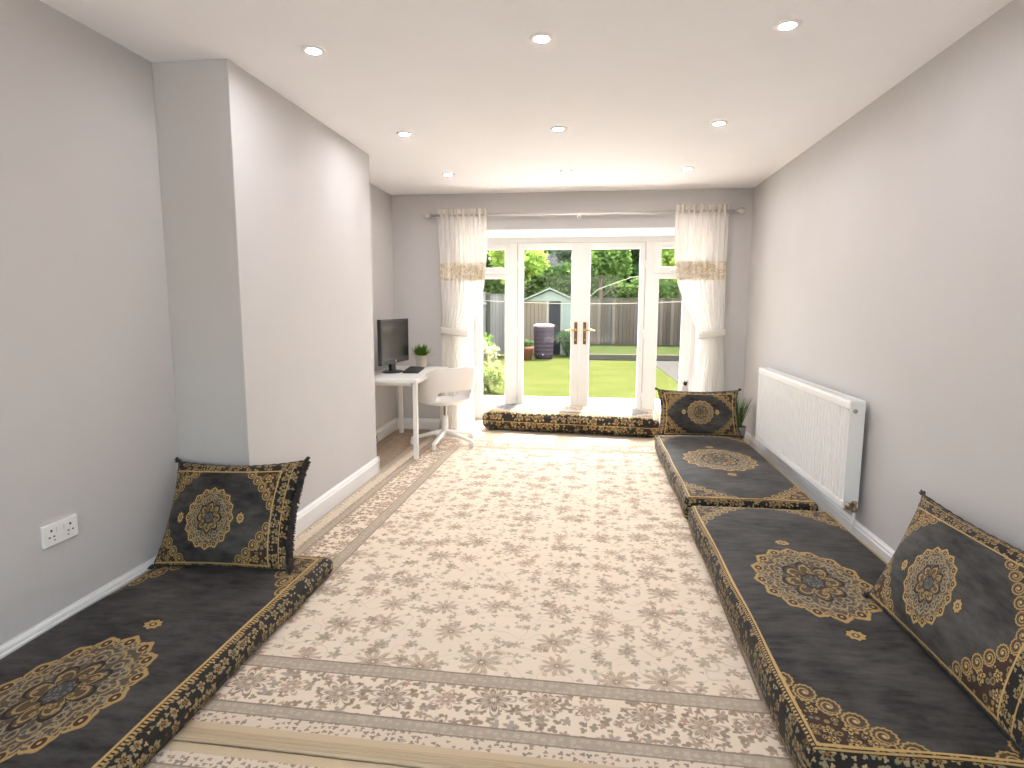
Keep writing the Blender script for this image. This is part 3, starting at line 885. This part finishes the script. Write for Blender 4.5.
# ------------------------------------------------------------------ desk corner
ZD = .69
def build_desk():
    t = empty('desk', 'white desk with slim square legs in the alcove', 'desk', (-1.735, 5.35, .007))
    L = Vector(t.location)
    Mw = plain('white_desk_lacquer', (.80, .775, .745), .35, var=.02, scale=10)
    def put(n, b, **k):
        bmesh.ops.translate(b, verts=b.verts, vec=-L); return obj(n, b, Mw, t, **k)
    b = B(); box(b, -1.998, -1.415, 4.80, 5.93, ZD - .032, ZD); put('tabletop', b, bevel=.004)
    for x, y in ((-1.445, 4.86), (-1.90, 4.86), (-1.445, 5.88), (-1.90, 5.88)):
        b = B(); box(b, x - .019, x + .019, y - .019, y + .019, .007, ZD - .032); put('leg', b, bevel=.004)
    b = B(); box(b, -1.93, -1.475, 4.85, 4.87, ZD - .06, ZD - .032); box(b, -1.94, -1.92, 4.88, 5.86, ZD - .06, ZD - .032); box(b, -1.485, -1.465, 4.88, 5.86, ZD - .06, ZD - .032)
    box(b, -1.93, -1.475, 5.87, 5.89, ZD - .06, ZD - .032); put('under_frame', b)
def build_monitor():
    Mb = plain('black_monitor_plastic', (.022, .021, .020), .35, var=.1, scale=30)
    Ms = plain('dark_screen_glass', (.02, .018, .017), .18, var=.05)
    t = empty('monitor', 'black flat screen monitor standing on the white desk', 'monitor', (-1.735, 5.36, ZD))
    L = Vector(t.location)
    A, C = Vector((-1.80, 5.02, 0)), Vector((-1.748, 5.65, 0)); d = (C - A).normalized(); n = Vector((d.y, -d.x, 0))   # n faces the room
    rz = math.atan2(d.y, d.x); W = (C - A).length; mid = (A + C) / 2
    M = Matrix.Translation(Vector((mid.x, mid.y, 0)) - Vector((L.x, L.y, L.z))) @ Matrix.Rotation(rz, 4, 'Z')
    z0, z1 = .775, 1.175
    def put(nm, b, m, **k): 
        for v in b.verts: v.co = M @ v.co
        return obj(nm, b, m, t, **k)
    b = B(); box(b, -W / 2, W / 2, -.012, .022, z0, z1); put('casing', b, Mb, bevel=.005)
    b = B(); box(b, -W / 2 + .018, W / 2 - .018, -.0135, -.0121, z0 + .04, z1 - .016); put('screen', b, Ms)
    b = B(); box(b, -W * .3, W * .3, .022, .05, z0 + .06, z1 - .08); put('back_housing', b, Mb, bevel=.012)
    b = B(); lathe(b, [(.011, 0), (.011, .0015)], 18, T(0, -.012, z0 + .021, rx=PI / 2)); put('badge', b, plain('grey_badge', (.55, .55, .56), .4))
    b = B(); prism(b, [(-.05, .012), (.05, .012), (.038, .045), (-.038, .045)], 2, ZD + .012, z0 + .15)
    put('neck', b, Mb, bevel=.004)
    b = B(); lathe(b, [(.125, 0), (.127, .005), (.11, .012), (.05, .016)], 36); bmesh.ops.scale(b, verts=b.verts, vec=(1, .72, 1)); bmesh.ops.translate(b, verts=b.verts, vec=(0, .02, ZD + .0005)); put('base', b, Mb, smooth=True)
def build_keyboard():
    Mb = plain('black_keyboard_plastic', (.025, .024, .024), .5, var=.1, scale=30)
    t = empty('keyboard', 'slim black keyboard on the white desk beside the monitor', 'keyboard', (-1.635, 5.47, ZD + .0005), math.atan2(.62, -.09))
    b = B(); prism(b, [(-.07, 0), (.07, 0), (.07, .018), (-.07, .010)], 0, -.225, .225); obj('body', b, Mb, t, bevel=.003)
    b = B()
    for r in range(5):
        y = -.055 + r * .025; z = .0118 + (y + .07) / .14 * .008
        x = -.21
        while x < .2:
            w = .022 if not (r == 0 and -.1 < x < .05) else .13
            box(b, x, x + w, y, y + .02, z - .001, z + .004); x += w + .003
    obj('keys', b, plain('black_keys', (.035, .034, .034), .55, var=.1, scale=40), t)
def blade(V, F, base, d, L, w, droop, n=5):
    side = Vector((-d.y, d.x, 0)); side = side.normalized() if side.length > 1e-4 else Vector((1, 0, 0))
    k0 = len(V)
    for i in range(n + 1):
        s = i / n
        p = base + d * L * s + Vector((0, 0, -droop * L * s * s)); ww = w * (1 - s) ** .6 * (.6 + .8 * s if s < .5 else 1)
        V += [p - side * ww, p + side * ww]
    for i in range(n): k = k0 + i * 2; F.append((k, k + 1, k + 3, k + 2))
def leaf_mat(name, a, b, transl=.35):
    g = G(name); v, x, y, z = g.obj(); n = g.noise(v, 3.5, 3); f = g.noise(v, 40, 1)
    c = g.mix(((n - .5) * 1.8 + f * .8 + .1).clamp(), a, b)
    d = g.new('ShaderNodeBsdfDiffuse'); t = g.new('ShaderNodeBsdfTranslucent'); g.put(d.inputs[0], c); g.put(t.inputs[0], c)
    m = g.new('ShaderNodeMixShader'); m.inputs[0].default_value = transl
    g.t.links.new(d.outputs[0], m.inputs[1]); g.t.links.new(t.outputs[0], m.inputs[2]); g.t.links.new(m.outputs[0], g.out.inputs[0])
    return g.m
M_soil = plain('dark_soil', (.05, .035, .025), .95, var=.3, scale=80)
def build_plants():
    t = empty('potted_plant', 'small green plant in a cream pot on the white desk', 'plant', (-1.655, 5.80, ZD + .0005))
    b = B(); lathe(b, [(.046, 0), (.048, .004), (.058, .105), (.062, .108), (.062, .122), (.056, .122), (.053, .108)], 28, None, True, False)
    obj('pot', b, plain('cream_pot_glaze', (.62, .56, .45), .5, var=.06, scale=30), t, True)
    b = B(); lathe(b, [(.0005, .109), (.054, .107)], 20, None, False, False); obj('soil', b, M_soil, t)
    V, F = [], []; rng = random.Random(2)
    for k in range(170):
        a = rng.uniform(0, 2 * PI); el = rng.uniform(.25, 1.5); d = Vector((math.cos(a) * math.cos(el), math.sin(a) * math.cos(el), math.sin(el)))
        blade(V, F, Vector((math.cos(a) * rng.uniform(0, .035), math.sin(a) * rng.uniform(0, .035), .108)), d, rng.uniform(.10, .165), .0075, .15, 4)
    mesh('foliage', V, F, leaf_mat('green_plant_leaf', (.07, .16, .02), (.20, .34, .06)), t)
    t = empty('potted_grass', 'grassy green plant in the far right corner behind the cushion', 'plant', (1.33, 5.66, .001))
    b = B(); lathe(b, [(.07, 0), (.075, .01), (.09, .2), (.094, .205), (.094, .215), (.085, .215), (.083, .2)], 24, None, True, False)
    obj('pot', b, plain('grey_pot', (.3, .29, .28), .6, var=.1, scale=20), t, True)
    b = B(); lathe(b, [(.0005, .2), (.083, .198)], 20, None, False, False); obj('soil', b, M_soil, t)
    V, F = [], []; rng = random.Random(4)
    for k in range(130):
        a = rng.uniform(0, 2 * PI); el = rng.uniform(1.1, 1.5); d = Vector((math.cos(a) * math.cos(el), math.sin(a) * math.cos(el), math.sin(el)))
        blade(V, F, Vector((math.cos(a) * rng.uniform(0, .05), math.sin(a) * rng.uniform(0, .05), .2)), d, rng.uniform(.22, .38), .004, .12, 6)
    mesh('foliage', V, F, leaf_mat('grass_plant_leaf', (.06, .12, .03), (.17, .26, .08)), t)
def build_chair():
    t = empty('swivel_chair', 'white moulded swivel chair with open back pulled up to the desk', 'chair', (-1.335, 5.44, .008), math.atan2(-.75, -.66))
    # local -y is the front of the chair, +y the back
    Mc = plain('white_chair_plastic', (.82, .79, .765), .28, var=.01)
    zs = .415
    # seat: shallow dish
    V, F = [], []; n = 40; prof = [(0, -.018), (.3, -.017), (.6, -.010), (.82, .001), (.95, .016), (1.0, .022), (1.01, .012), (.95, -.004), (.8, -.022), (.5, -.036), (0, -.040)]
    for r, z in prof:
        for k in range(n):
            a = 2 * PI * k / n; sx, sy = math.cos(a), math.sin(a)
            q = (abs(sx) ** 2.6 + abs(sy) ** 2.6) ** (-1 / 2.6)
            V.append((r * q * sx * .225, r * q * sy * .215 - .01, zs + z - (.018 * r ** 2 if sy < -.5 and r > .7 else 0)))
    for j in range(len(prof) - 1):
        for k in range(n): F.append((j * n + k, j * n + (k + 1) % n, j * n + n + (k + 1) % n, j * n + n + k))
    mesh('seat', V, F, Mc, t)
    # wrap-round back: arms rise out of the seat sides, open slot behind the seat
    V, F = [], []; nu, nv = 60, 8
    for i in range(nu + 1):
        a = -1 + 2 * i / nu; ph = a * math.radians(128)
        k = abs(a)
        top = .755 - .05 * k - .32 * max(0, (k - .35) / .65) ** 1.6
        slot = 1 / (1 + math.exp((k - .42) / .03))
        low = zs - .01 + .125 * slot
        top = max(top, low + .02)
        for j in range(nv + 1):
            s = j / nv; z = low + (top - low) * s
            lean = .10 * (z - zs) / .3
            r = .212 + lean * (.6 + .4 * math.cos(ph)) + .012 * math.sin(s * PI)
            V.append((r * math.sin(ph) * 1.04, r * math.cos(ph), z))
    W = nv + 1
    for i in range(nu):
        for j in range(nv): q = i * W + j; F.append((q, q + W, q + W + 1, q + 1))
    o = mesh('backrest', V, F, Mc, t); so = o.modifiers.new('t', 'SOLIDIFY'); so.thickness = .016; so.offset = 0
    bv = o.modifiers.new('b', 'BEVEL'); bv.width = .005; bv.segments = 2; bv.limit_method = 'ANGLE'
    # column and five star base
    b = B(); lathe(b, [(.033, .10), (.030, .12), (.027, .27), (.020, .275)], 20); obj('column', b, Mc, t, True)
    b = B(); lathe(b, [(.013, .27), (.013, zs - .045), (.06, zs - .04), (.07, zs - .03)], 18); obj('gas_lift', b, plain('chrome_lift', (.6, .6, .6), .15, 1.0), t, True)
    for k in range(5):
        a = 2 * PI * k / 5 + .62
        M = Matrix.Rotation(a, 4, 'Z')
        b = B(); rows = [(.02, .115, .026, .020), (.12, .105, .022, .017), (.24, .078, .018, .014), (.305, .064, .017, .013), (.318, .055, .012, .010)]
        rings = []
        for r, z, w, h in rows:
            rings.append([b.verts.new(M @ Vector((r, sx * w, z + sz * h))) for sx, sz in ((-1, -1), (1, -1), (1, .5), (.6, 1), (-.6, 1), (-1, .5))])
        for p, q in zip(rings, rings[1:]):
            for i in range(6): b.faces.new((p[i], p[(i + 1) % 6], q[(i + 1) % 6], q[i]))
        b.faces.new(rings[0][::-1]); b.faces.new(rings[-1])
        lg = obj('base_arm', b, Mc, t, True)
        b = B(); lathe(b, [(.012, -.014), (.024, -.013), (.026, -.008), (.026, .008), (.024, .013), (.012, .014)], 16, M @ T(.300, 0, .026, rx=PI / 2))
        obj('castor', b, plain('castor_white', (.72, .70, .68), .4), lg, True)
def build_cable():
    b = B(); pts = []
    for s in np.linspace(0, 1, 30):
        pts.append((-1.985 + .07 * math.sin(s * PI) , 5.0 + .35 * s, .012 + (ZD - .06) * (1 - s) ** 2 + .02 * math.sin(s * 9)))
    tube(b, pts, .004, 6)
    tag(obj('power_cable', b, plain('grey_cable', (.2, .19, .18), .5), None, True), 'thin grey cable hanging under the desk against the alcove wall', 'cable')
def build_vase():
    t = empty('vase', 'small pale vase with a dark dried sprig beside the right curtain', 'vase', (1.0, 6.50, .001))
    b = B(); lathe(b, [(.05, 0), (.062, .03), (.078, .20), (.066, .32), (.036, .42), (.028, .455), (.034, .47), (.029, .47), (.025, .455)], 24, None, True, True)
    obj('body', b, plain('white_vase_glaze', (.50, .46, .44), .35, var=.03), t, True)
    V, F = [], []; rng = random.Random(9)
    for k in range(40):
        a = rng.uniform(0, 2 * PI); el = rng.uniform(.8, 1.5); d = Vector((math.cos(a) * math.cos(el), math.sin(a) * math.cos(el), math.sin(el)))
        blade(V, F, Vector((0, 0, .46)), d, rng.uniform(.05, .10), .008, .2, 4)
    mesh('dried_sprig', V, F, leaf_mat('dry_brown_leaf', (.035, .027, .022), (.09, .07, .05)), t)
build_desk(); build_monitor(); build_keyboard(); build_plants(); build_chair(); build_cable(); build_vase()

# ------------------------------------------------------------------ garden
def matte(*a, **k): return plain(*a, Specular_IOR_Level=0.0, **k)
def lawn_mat():
    g = G('mown_grass'); v, x, y, z = g.obj()
    n = g.noise(v, 1.2, 4, .6); f = g.noise(v, 60, 2)
    c = g.mix(n, (.034, .042, .009), (.074, .074, .027)); c = g.mix(f * .5, c, (.024, .035, .007))
    g.bsdf(c, 1.0, 0, f, .03, .5, Specular_IOR_Level=0.0); return g.m
def wood_mat(name, a, b, pitch, axis):
    g = G(name); v, x, y, z = g.obj(); h = x if axis == 0 else y
    k = (h / pitch).floor(); r, r2, r3 = g.rnd(g.vec(k, 1.0, 2.0))
    e = ((h / pitch).fract() - .5).abs()
    n = g.noise(g.vec(h * 30.0, z * 1.5, 0.0), 1, 3)
    c = g.mix((r * .7 + n * .5).clamp(), a, b); c = g.mix(e.more(.46, .03), c, tuple(q * .35 for q in a))
    g.bsdf(c, 1.0, Specular_IOR_Level=0.0); return g.m
def fence(name, p, q, zb, zt, label, mat, npost):
    p, q = Vector(p), Vector(q); d = q - p; L = d.length; rz = math.atan2(d.y, d.x)
    t = empty(name, label, 'fence', (p.x, p.y, zb), rz, 'garden fences')
    b = B(); k = 0; x = 0
    rng = random.Random(int(L * 100))
    while x < L - .01:
        dz = rng.uniform(-.012, .012); box(b, x, min(L, x + .092), -.006 + .006 * (k % 2), .006 + .006 * (k % 2), .05, zt - zb + dz); x += .096; k += 1
    obj('boards', b, mat, t)
    for za, zc in ((.3, .36), (zt - zb - .3, zt - zb - .24)):
        b = B(); box(b, 0, L, .012, .045, za, zc); obj('rail', b, mat, t)
    b = B(); box(b, 0, L, -.03, .03, zt - zb + .012, zt - zb + .035); obj('coping', b, mat, t)
    for i in range(npost):
        s = L * i / max(1, npost - 1)
        b = B(); box(b, s - .045, s + .045, -.075, -.02, 0, zt - zb + .06); obj('post', b, matte('concrete_post', (.08, .07, .06), .9, var=.15, scale=20), t)
def crown(V, F, c, R, n, leaf, rng, squash=1.0, shell=.55):
    """cloud of small folded leaves in a lumpy ellipsoid"""
    lumps = [(Vector((rng.gauss(0, 1), rng.gauss(0, 1), rng.gauss(0, .8))).normalized() * R * rng.uniform(.35, .75), R * rng.uniform(.3, .5)) for _ in range(14)]
    for _ in range(n):
        l, r = rng.choice(lumps)
        d = Vector((rng.gauss(0, 1), rng.gauss(0, 1), rng.gauss(0, 1))).normalized() * r * rng.uniform(shell, 1)
        p = l + d; p.z *= squash; p += c
        a = Vector((rng.gauss(0, 1), rng.gauss(0, 1), rng.gauss(0, .6))).normalized(); s = a.cross(Vector((rng.gauss(0, 1), rng.gauss(0, 1), rng.gauss(0, 1)))).normalized()
        L = leaf * rng.uniform(.6, 1.3); w = L * .34; k = len(V); m = s.cross(a) * w * .35
        V += [p, p + a * L * .5 + s * w + m, p + a * L, p + a * L * .5 - s * w + m]
        F += [(k, k + 1, k + 2), (k, k + 2, k + 3)]
M_bark = matte('tree_bark', (.10, .075, .055), .9, var=.35, scale=12)
def tree(name, x, y, z0, h, R, n, leaf, mat, label, seed, cat='tree', group='trees beyond the garden fence'):
    rng = random.Random(seed)
    t = empty(name, label, cat, (x, y, z0), 0, group)
    V, F = [], []; crown(V, F, Vector((0, 0, h - R * .75)), R, n, leaf, rng, .95)
    mesh('foliage', V, F, mat, t, False)
    b = B(); top = h - R * .5
    tube(b, [(0, 0, 0), (.05, .02, top * .4), (.02, .06, top * .75), (.1, 0, top)], [R * .10, R * .075, R * .055, R * .02], 9)
    for k in range(5):
        a = k * 1.3; zz = top * (.5 + .08 * k)
        tube(b, [(.03, .03, zz), (math.cos(a) * R * .3, math.sin(a) * R * .3, zz + R * .25), (math.cos(a) * R * .6, math.sin(a) * R * .6, zz + R * .4)], [R * .04, R * .03, R * .01], 6)
    obj('trunk', b, M_bark, t, True)
def shrub(name, x, y, z0, R, h, n, leaf, mat, label, seed, group='shrubs in the garden beds'):
    rng = random.Random(seed); t = empty(name, label, 'shrub', (x, y, z0), 0, group)
    V, F = [], []; crown(V, F, Vector((0, 0, h * .52)), R, n, leaf, rng, h / (2 * R) * .95, .3)
    V = [Vector((v.x, v.y, max(.01, v.z))) for v in V]
    mesh('foliage', V, F, mat, t, False)
    b = B()
    for k in range(6):
        a = k * 1.05; tube(b, [(0, 0, 0), (math.cos(a) * R * .3, math.sin(a) * R * .3, h * .35), (math.cos(a) * R * .5, math.sin(a) * R * .5, h * .7)], [.012, .009, .004], 5)
    obj('stem', b, M_bark, t, True)
def build_garden():
    ZG = -.10
    b = B(); box(b, -9, 9, 9.0, 40, ZG - .3, ZG); struct(obj('ground_lawn', b, lawn_mat()), 'sunlit mown lawn beyond the patio', 'lawn')
    Mp = matte('pale_paving', (.76, .73, .70), .85, var=.12, scale=8, bump=.004)
    b = B(); box(b, -9, 9, -14, YF - .2, -.35, -.06); struct(obj('ground_bounce', b, matte('bounce_paving', (.50, .47, .44), .85, var=.12, scale=8)), 'unseen pale paving added behind the camera to bounce daylight indoors', 'paving')  # out of view, added to reflect daylight up through the rear window
    b = B(); box(b, -9, 9, YO, 9.0, -.35, -.06); struct(obj('ground_patio', b, Mp), 'pale paved patio outside the glass doors', 'patio')
    b = B(); prism(b, [(1.66, 9.001), (2.9, 9.001), (2.9, 15.8), (1.52, 15.8), (1.56, 13.5)], 2, ZG - .05, ZG + .006)
    struct(obj('ground_path', b, matte('grey_path', (.045, .042, .039), .9, var=.15, scale=10)), 'grey paved path along the right side of the lawn', 'path')
    Mf = wood_mat('weathered_fence', (.052, .037, .026), (.165, .124, .090), .12, 0)
    Mg = wood_mat('grey_fence', (.11, .096, .080), (.25, .22, .185), .096, 0)
    fence('fence', (-.75, 20.6), (3.3, 20.6), ZG, 1.52, 'brown board fence across the back of the garden behind the raised bed', Mf, 4)
    fence('fence', (-2.9, 16.6), (-2.9, 7.6), ZG, 1.62, 'grey board fence along the left side of the garden', Mg, 6)
    fence('fence', (-2.82, 16.7), (-2.0, 16.7), ZG, 1.58, 'short grey board fence panel between side fence and shed', Mg, 2)
    fence('fence', (3.0, 8.0), (3.0, 20.4), ZG, 1.50, 'brown board fence along the right side of the garden', Mf, 7)
    # raised bed
    Ms = matte('sleeper_wood', (.09, .075, .055), .9, var=.3, scale=15)
    t = empty('raised_bed', 'low timber-edged raised bed in front of the back fence', 'raised bed', (1.1, 16.3, ZG))
    b = B(); box(b, -1.45, 1.85, -.45, -.33, .001, .15); obj('timber_edge', b, Ms, t, bevel=.01)
    b = B(); box(b, -1.45, 1.85, -.33, 4.1, .001, .12); obj('turf', b, matte('bed_turf', (.03, .038, .014), .9, var=.5, scale=6), t)
    # shed with gable roof: timber left half, green glazed right half
    y0, y1 = 17.4, 18.9; x0, xd0, xd1, x1 = -1.92, -1.20, -.86, -.42
    t = empty('garden_shed', 'pale green gabled shed with brown boards and dark door behind the lawn', 'shed', ((x0 + x1) / 2, y0, ZG))
    L = Vector(t.location)
    def put(n, b, m, par=t, **k):
        bmesh.ops.translate(b, verts=b.verts, vec=-L); return obj(n, b, m, par, **k)
    Mw = wood_mat('shed_boards', (.13, .095, .065), (.22, .168, .115), .11, 0); Mgn = matte('pale_green_paint', (.21, .225, .175), .6, var=.08, scale=6)
    ze, za = 1.43, 1.76; xm = (x0 + x1) / 2
    b = B(); box(b, x0, xd0 - .05, y0, y0 + .04, ZG, ze); put('front_boards', b, Mw)
    b = B(); box(b, x0, x0 + .04, y0 + .04, y1, ZG, ze); box(b, x1 - .04, x1, y0 + .04, y1, ZG, ze); box(b, x0, x1, y1, y1 + .04, ZG, ze); put('wall_boards', b, Mw)
    b = B(); prism(b, [(x0, ze), (x1, ze), (xm, za - .04)], 1, y0, y0 + .03); put('gable', b, Mgn)
    b = B()
    for s in (-1, 1):
        e = xm + s * (x1 - x0 + .25) / 2; ez = ze - .05
        prism(b, [(xm, za), (e, ez), (e, ez + .05), (xm, za + .05)], 1, y0 - .12, y1 + .1)
    put('roof', b, matte('pale_green_roof', (.18, .19, .145), .6, var=.06, scale=5))
    b = B(); box(b, xd0, xd1, y0 + .005, y0 + .03, ZG + .02, ze - .02); d = put('door', b, matte('dark_door', (.022, .021, .022), .5, var=.2, scale=8))
    b = B(); box(b, xd0 + .05, xd0 + .09, y0 - .02, y0 + .005, .60, .70); put('door_latch', b, M_seal, d)
    b = B(); box(b, xd0 - .05, xd0, y0 - .02, y0 + .04, ZG, ze); box(b, xd1, xd1 + .06, y0 - .02, y0 + .04, ZG, ze); put('door_post', b, matte('cream_post', (.25, .22, .17), .7, var=.05))
    b = B(); box(b, xd1 + .06, x1, y0, y0 + .02, ZG, ze); put('green_panel', b, matte('pale_green_sheet', (.18, .205, .16), .6, var=.15, scale=4))
    # water butt
    t = empty('water_butt', 'ribbed plum coloured water butt at the edge of the lawn', 'water butt', (-1.235, 16.1, ZG + .001))
    b = B(); prof = [(.22, 0), (.235, .03)]
    for k in range(7): prof += [(.243 + .004 * k, .08 + .105 * k), (.254 + .003 * k, .10 + .105 * k), (.254 + .003 * k, .13 + .105 * k), (.246 + .004 * k, .15 + .105 * k)]
    lathe(b, prof + [(.262, .84)], 28); obj('barrel', b, matte('plum_plastic', (.062, .044, .047), .7, var=.1, scale=6), t, True)
    b = B(); lathe(b, [(.275, .83), (.28, .85), (.275, .895), (.2, .92), (.0005, .925)], 28, None, True, False); obj('lid', b, matte('pale_lid', (.28, .21, .19), .6, var=.06), t, True)
    b = B(); tube(b, [(0, -.245, .12), (0, -.30, .12), (0, -.31, .10)], .015, 8); obj('tap', b, M_seal, t, True)
    # terracotta pot
    t = empty('terracotta_pot', 'orange terracotta pot with small plant beside the water butt', 'plant pot', (-1.62, 15.6, ZG + .001))
    b = B(); lathe(b, [(.105, 0), (.15, .27), (.172, .27), (.176, .35), (.155, .35), (.15, .31)], 24, None, True, False); obj('pot', b, matte('terracotta', (.27, .12, .065), .8, var=.15, scale=8), t, True)
    b = B(); lathe(b, [(.0005, .315), (.15, .31)], 20, None, False, False); obj('soil', b, M_soil, t)
    V, F = [], []; crown(V, F, Vector((0, 0, .42)), .15, 350, .06, random.Random(3)); mesh('foliage', V, F, leaf_mat('pot_plant_leaf', (.08, .13, .04), (.20, .27, .10)), t, False)
    # stake
    b = B(); tube(b, [(-.52, 16.3, ZG), (-.49, 16.3, ZG + .30)], .03, 7); tag(obj('stake', b, matte('pale_stake', (.6, .57, .5), .8, var=.1), None, True), 'short pale stake at the lawn edge beside the green bush', 'stake')
    # clothes lines
    Mr = matte('pale_rope', (.22, .20, .15), .8, var=.1)
    b = B(); tube(b, [(-2.88 + 5.86 * s, 13.0 + .5 * s, 1.43 - .10 * math.sin(s * PI) + .02 * s) for s in np.linspace(0, 1, 24)], .009, 6)
    tag(obj('clothes_line', b, Mr, None, True), 'pale washing line strung across the whole garden', 'washing line')
    b = B(); tube(b, [(-.1, 14.2, 1.45), (.15, 14.4, 1.68), (.95, 15.0, 1.98), (2.97, 16.5, 2.3)], .009, 6)
    tag(obj('clothes_line', b, Mr, None, True), 'pale rope rising diagonally in front of the trees at the right', 'washing line')
    # shrubs
    py = leaf_mat('yellow_green_leaf', (0.15, 0.205, 0.0631), (0.346, 0.378, 0.15)); pg = leaf_mat('pale_flower_leaf', (0.175, 0.196, 0.0983), (0.468, 0.426, 0.272)); dg = leaf_mat('deep_green_leaf', (0.033, 0.0657, 0.0231), (0.0953, 0.15, 0.0463))
    mg = leaf_mat('mid_green_leaf', (0.0708, 0.13, 0.0304), (0.188, 0.276, 0.0685)); gg = leaf_mat('grey_green_leaf', (0.083, 0.11, 0.0667), (0.202, 0.235, 0.153)); mg2 = leaf_mat('hedge_leaf', (0.0518, 0.0983, 0.0256), (0.184, 0.257, 0.0826)); bg = leaf_mat('bright_lime_leaf', (0.164, 0.262, 0.0414), (0.371, 0.457, 0.0977))
    shrub('shrub', -1.95, 10.6, ZG, .36, .85, 1500, .07, pg, 'pale flowering shrub low beside the left side fence', 21)
    shrub('shrub', -1.62, 9.6, ZG, .30, .55, 1200, .06, py, 'yellow green shrub nearest the patio at the left', 22)
    shrub('shrub', -2.35, 12.4, ZG, .5, 1.1, 1800, .08, mg, 'taller mid green shrub growing against the left side fence', 23)
    shrub('shrub', -.64, 16.85, ZG, .36, .85, 1500, .06, dg, 'dark green bush in front of the pale green shed panel', 24)
    # trees
    tree('lime_tree', -2.75, 22.4, ZG, 4.0, 1.13, 8000, .16, bg, 'bright lime green tree standing behind the shed at the left', 31)
    tree('garden_tree', .30, 22.6, ZG, 3.9, 1.12, 6000, .15, mg, 'leafy mid green tree behind the middle of the fence and shed roof', 32)
    tree('garden_tree', 3.15, 22.6, ZG, 4.2, 1.13, 6000, .15, bg, 'bright green tree behind the right end of the back fence', 34)
    tree('garden_tree', 6.0, 22.4, ZG, 4.3, 1.12, 5000, .15, mg, 'mid green tree farthest right, past the right curtain', 35)
    tree('garden_tree', -5.55, 22.4, ZG, 4.5, 1.13, 6000, .16, mg, 'mid green tree above the left side fence', 36)
    tree('garden_tree', -.9, 27.2, ZG, 6.3, 1.8, 6500, .24, gg, 'tall grey green tree rising behind the shed roof', 37)
    tree('garden_tree', 3.75, 27.2, ZG, 6.6, 1.82, 6500, .24, mg, 'tall mid green tree rising far behind the right half of the fence', 38)
    tree('garden_tree', -5.6, 27.2, ZG, 6.6, 1.82, 6500, .24, gg, 'tall grey green tree far behind the left fence', 39)
    V, F = [], []; rng = random.Random(77)
    for x in np.linspace(-14, 14, 17):
        for zz in (1.4, 3.6, 5.8): crown(V, F, Vector((x + rng.uniform(-.4, .4), 39 + rng.uniform(-.6, .6), zz)), 2.0, 1300, .50, rng, 1.0, .2)
    tag(mesh('tree_belt', V, F, dg, None, False), 'tall dense dark belt of leaves behind all the trees', 'trees', None, 'stuff')
    V, F = [], []; rng = random.Random(78)
    for x in np.linspace(-8.5, 8.5, 21):
        for zz in (.75, 1.75) + ((2.35,) if -5 < x < .5 else ()): crown(V, F, Vector((x + rng.uniform(-.2, .2), 24.55 + rng.uniform(-.1, .1), zz)), .80, 900, .17, rng, 1.0, .3)
    V = [Vector((v.x, max(23.75, min(24.9, v.y)), max(ZG, v.z))) for v in V]
    tag(mesh('hedge', V, F, mg2, None, False), 'long dense green hedge filling the gap under the trees behind the fence', 'hedge')
    # house glimpsed between the trees
    t = empty('house', 'distant grey roofed house glimpsed between the trees above the shed', 'house', (-2.3, 31.0, ZG))
    b = B(); box(b, -1.1, 1.1, 0, 4, 0.001, 3.0); obj('wall', b, matte('pale_render', (.05, .048, .045), .9, var=.05), t)
    b = B(); prism(b, [(-.3, 3.0), (4.3, 3.0), (2, 4.15)], 0, -1.3, 1.3); obj('roof', b, matte('grey_slate', (.035, .034, .037), .8, var=.2, scale=3), t)
build_garden()

# ------------------------------------------------------------------ light
def build_light():
    w = bpy.data.worlds.new('sky'); SC.world = w; w.use_nodes = True; nt = w.node_tree
    bg = nt.nodes['Background']; sk = nt.nodes.new('ShaderNodeTexSky')
    sk.sky_type = 'NISHITA'; sk.sun_disc = False; sk.sun_elevation = math.radians(56); sk.sun_rotation = math.radians(8); sk.air_density = 1.2; sk.dust_density = 3.0
    mx = nt.nodes.new('ShaderNodeMix'); mx.data_type = 'RGBA'; mx.inputs[0].default_value = .6
    wb = nt.nodes.new('ShaderNodeMix'); wb.data_type = 'RGBA'; wb.blend_type = 'MULTIPLY'; wb.inputs[0].default_value = 1.0
    nt.links.new(sk.outputs[0], wb.inputs[6]); wb.inputs[7].default_value = (1.03, .975, .91, 1)          # hazy, not deep blue
    nt.links.new(wb.outputs[2], mx.inputs[6]); mx.inputs[7].default_value = (1.0, .985, .955, 1)      # thin bright cloud over the blue
    nt.links.new(mx.outputs[2], bg.inputs[0]); bg.inputs[1].default_value = SKY
    s = bpy.data.lights.new('sun', 'SUN'); s.energy = SUN; s.angle = math.radians(.8); s.color = (1, .95, .86)
    o = bpy.data.objects.new('sun', s); COL.objects.link(o)
    el, az = math.radians(57), math.radians(7)          # shines in through the doors from the garden side
    d = Vector((-math.sin(az) * math.cos(el), -math.cos(az) * math.cos(el), -math.sin(el)))
    o.rotation_euler = d.to_track_quat('-Z', 'Y').to_euler(); o.location = (0, 12, 12)
SKY, SUN = 2.5, 15.0
build_light()
vs = SC.view_settings
vs.view_transform = 'Standard'; vs.look = 'None'; vs.gamma = 1.0; vs.use_curve_mapping = False; vs.exposure = 1.0
SC.cycles.max_bounces = 12; SC.cycles.diffuse_bounces = 6; SC.cycles.transparent_max_bounces = 24; SC.cycles.glossy_bounces = 4
SC.cycles.sample_clamp_indirect = 8.0
SC.cycles.caustics_reflective = False; SC.cycles.caustics_refractive = False
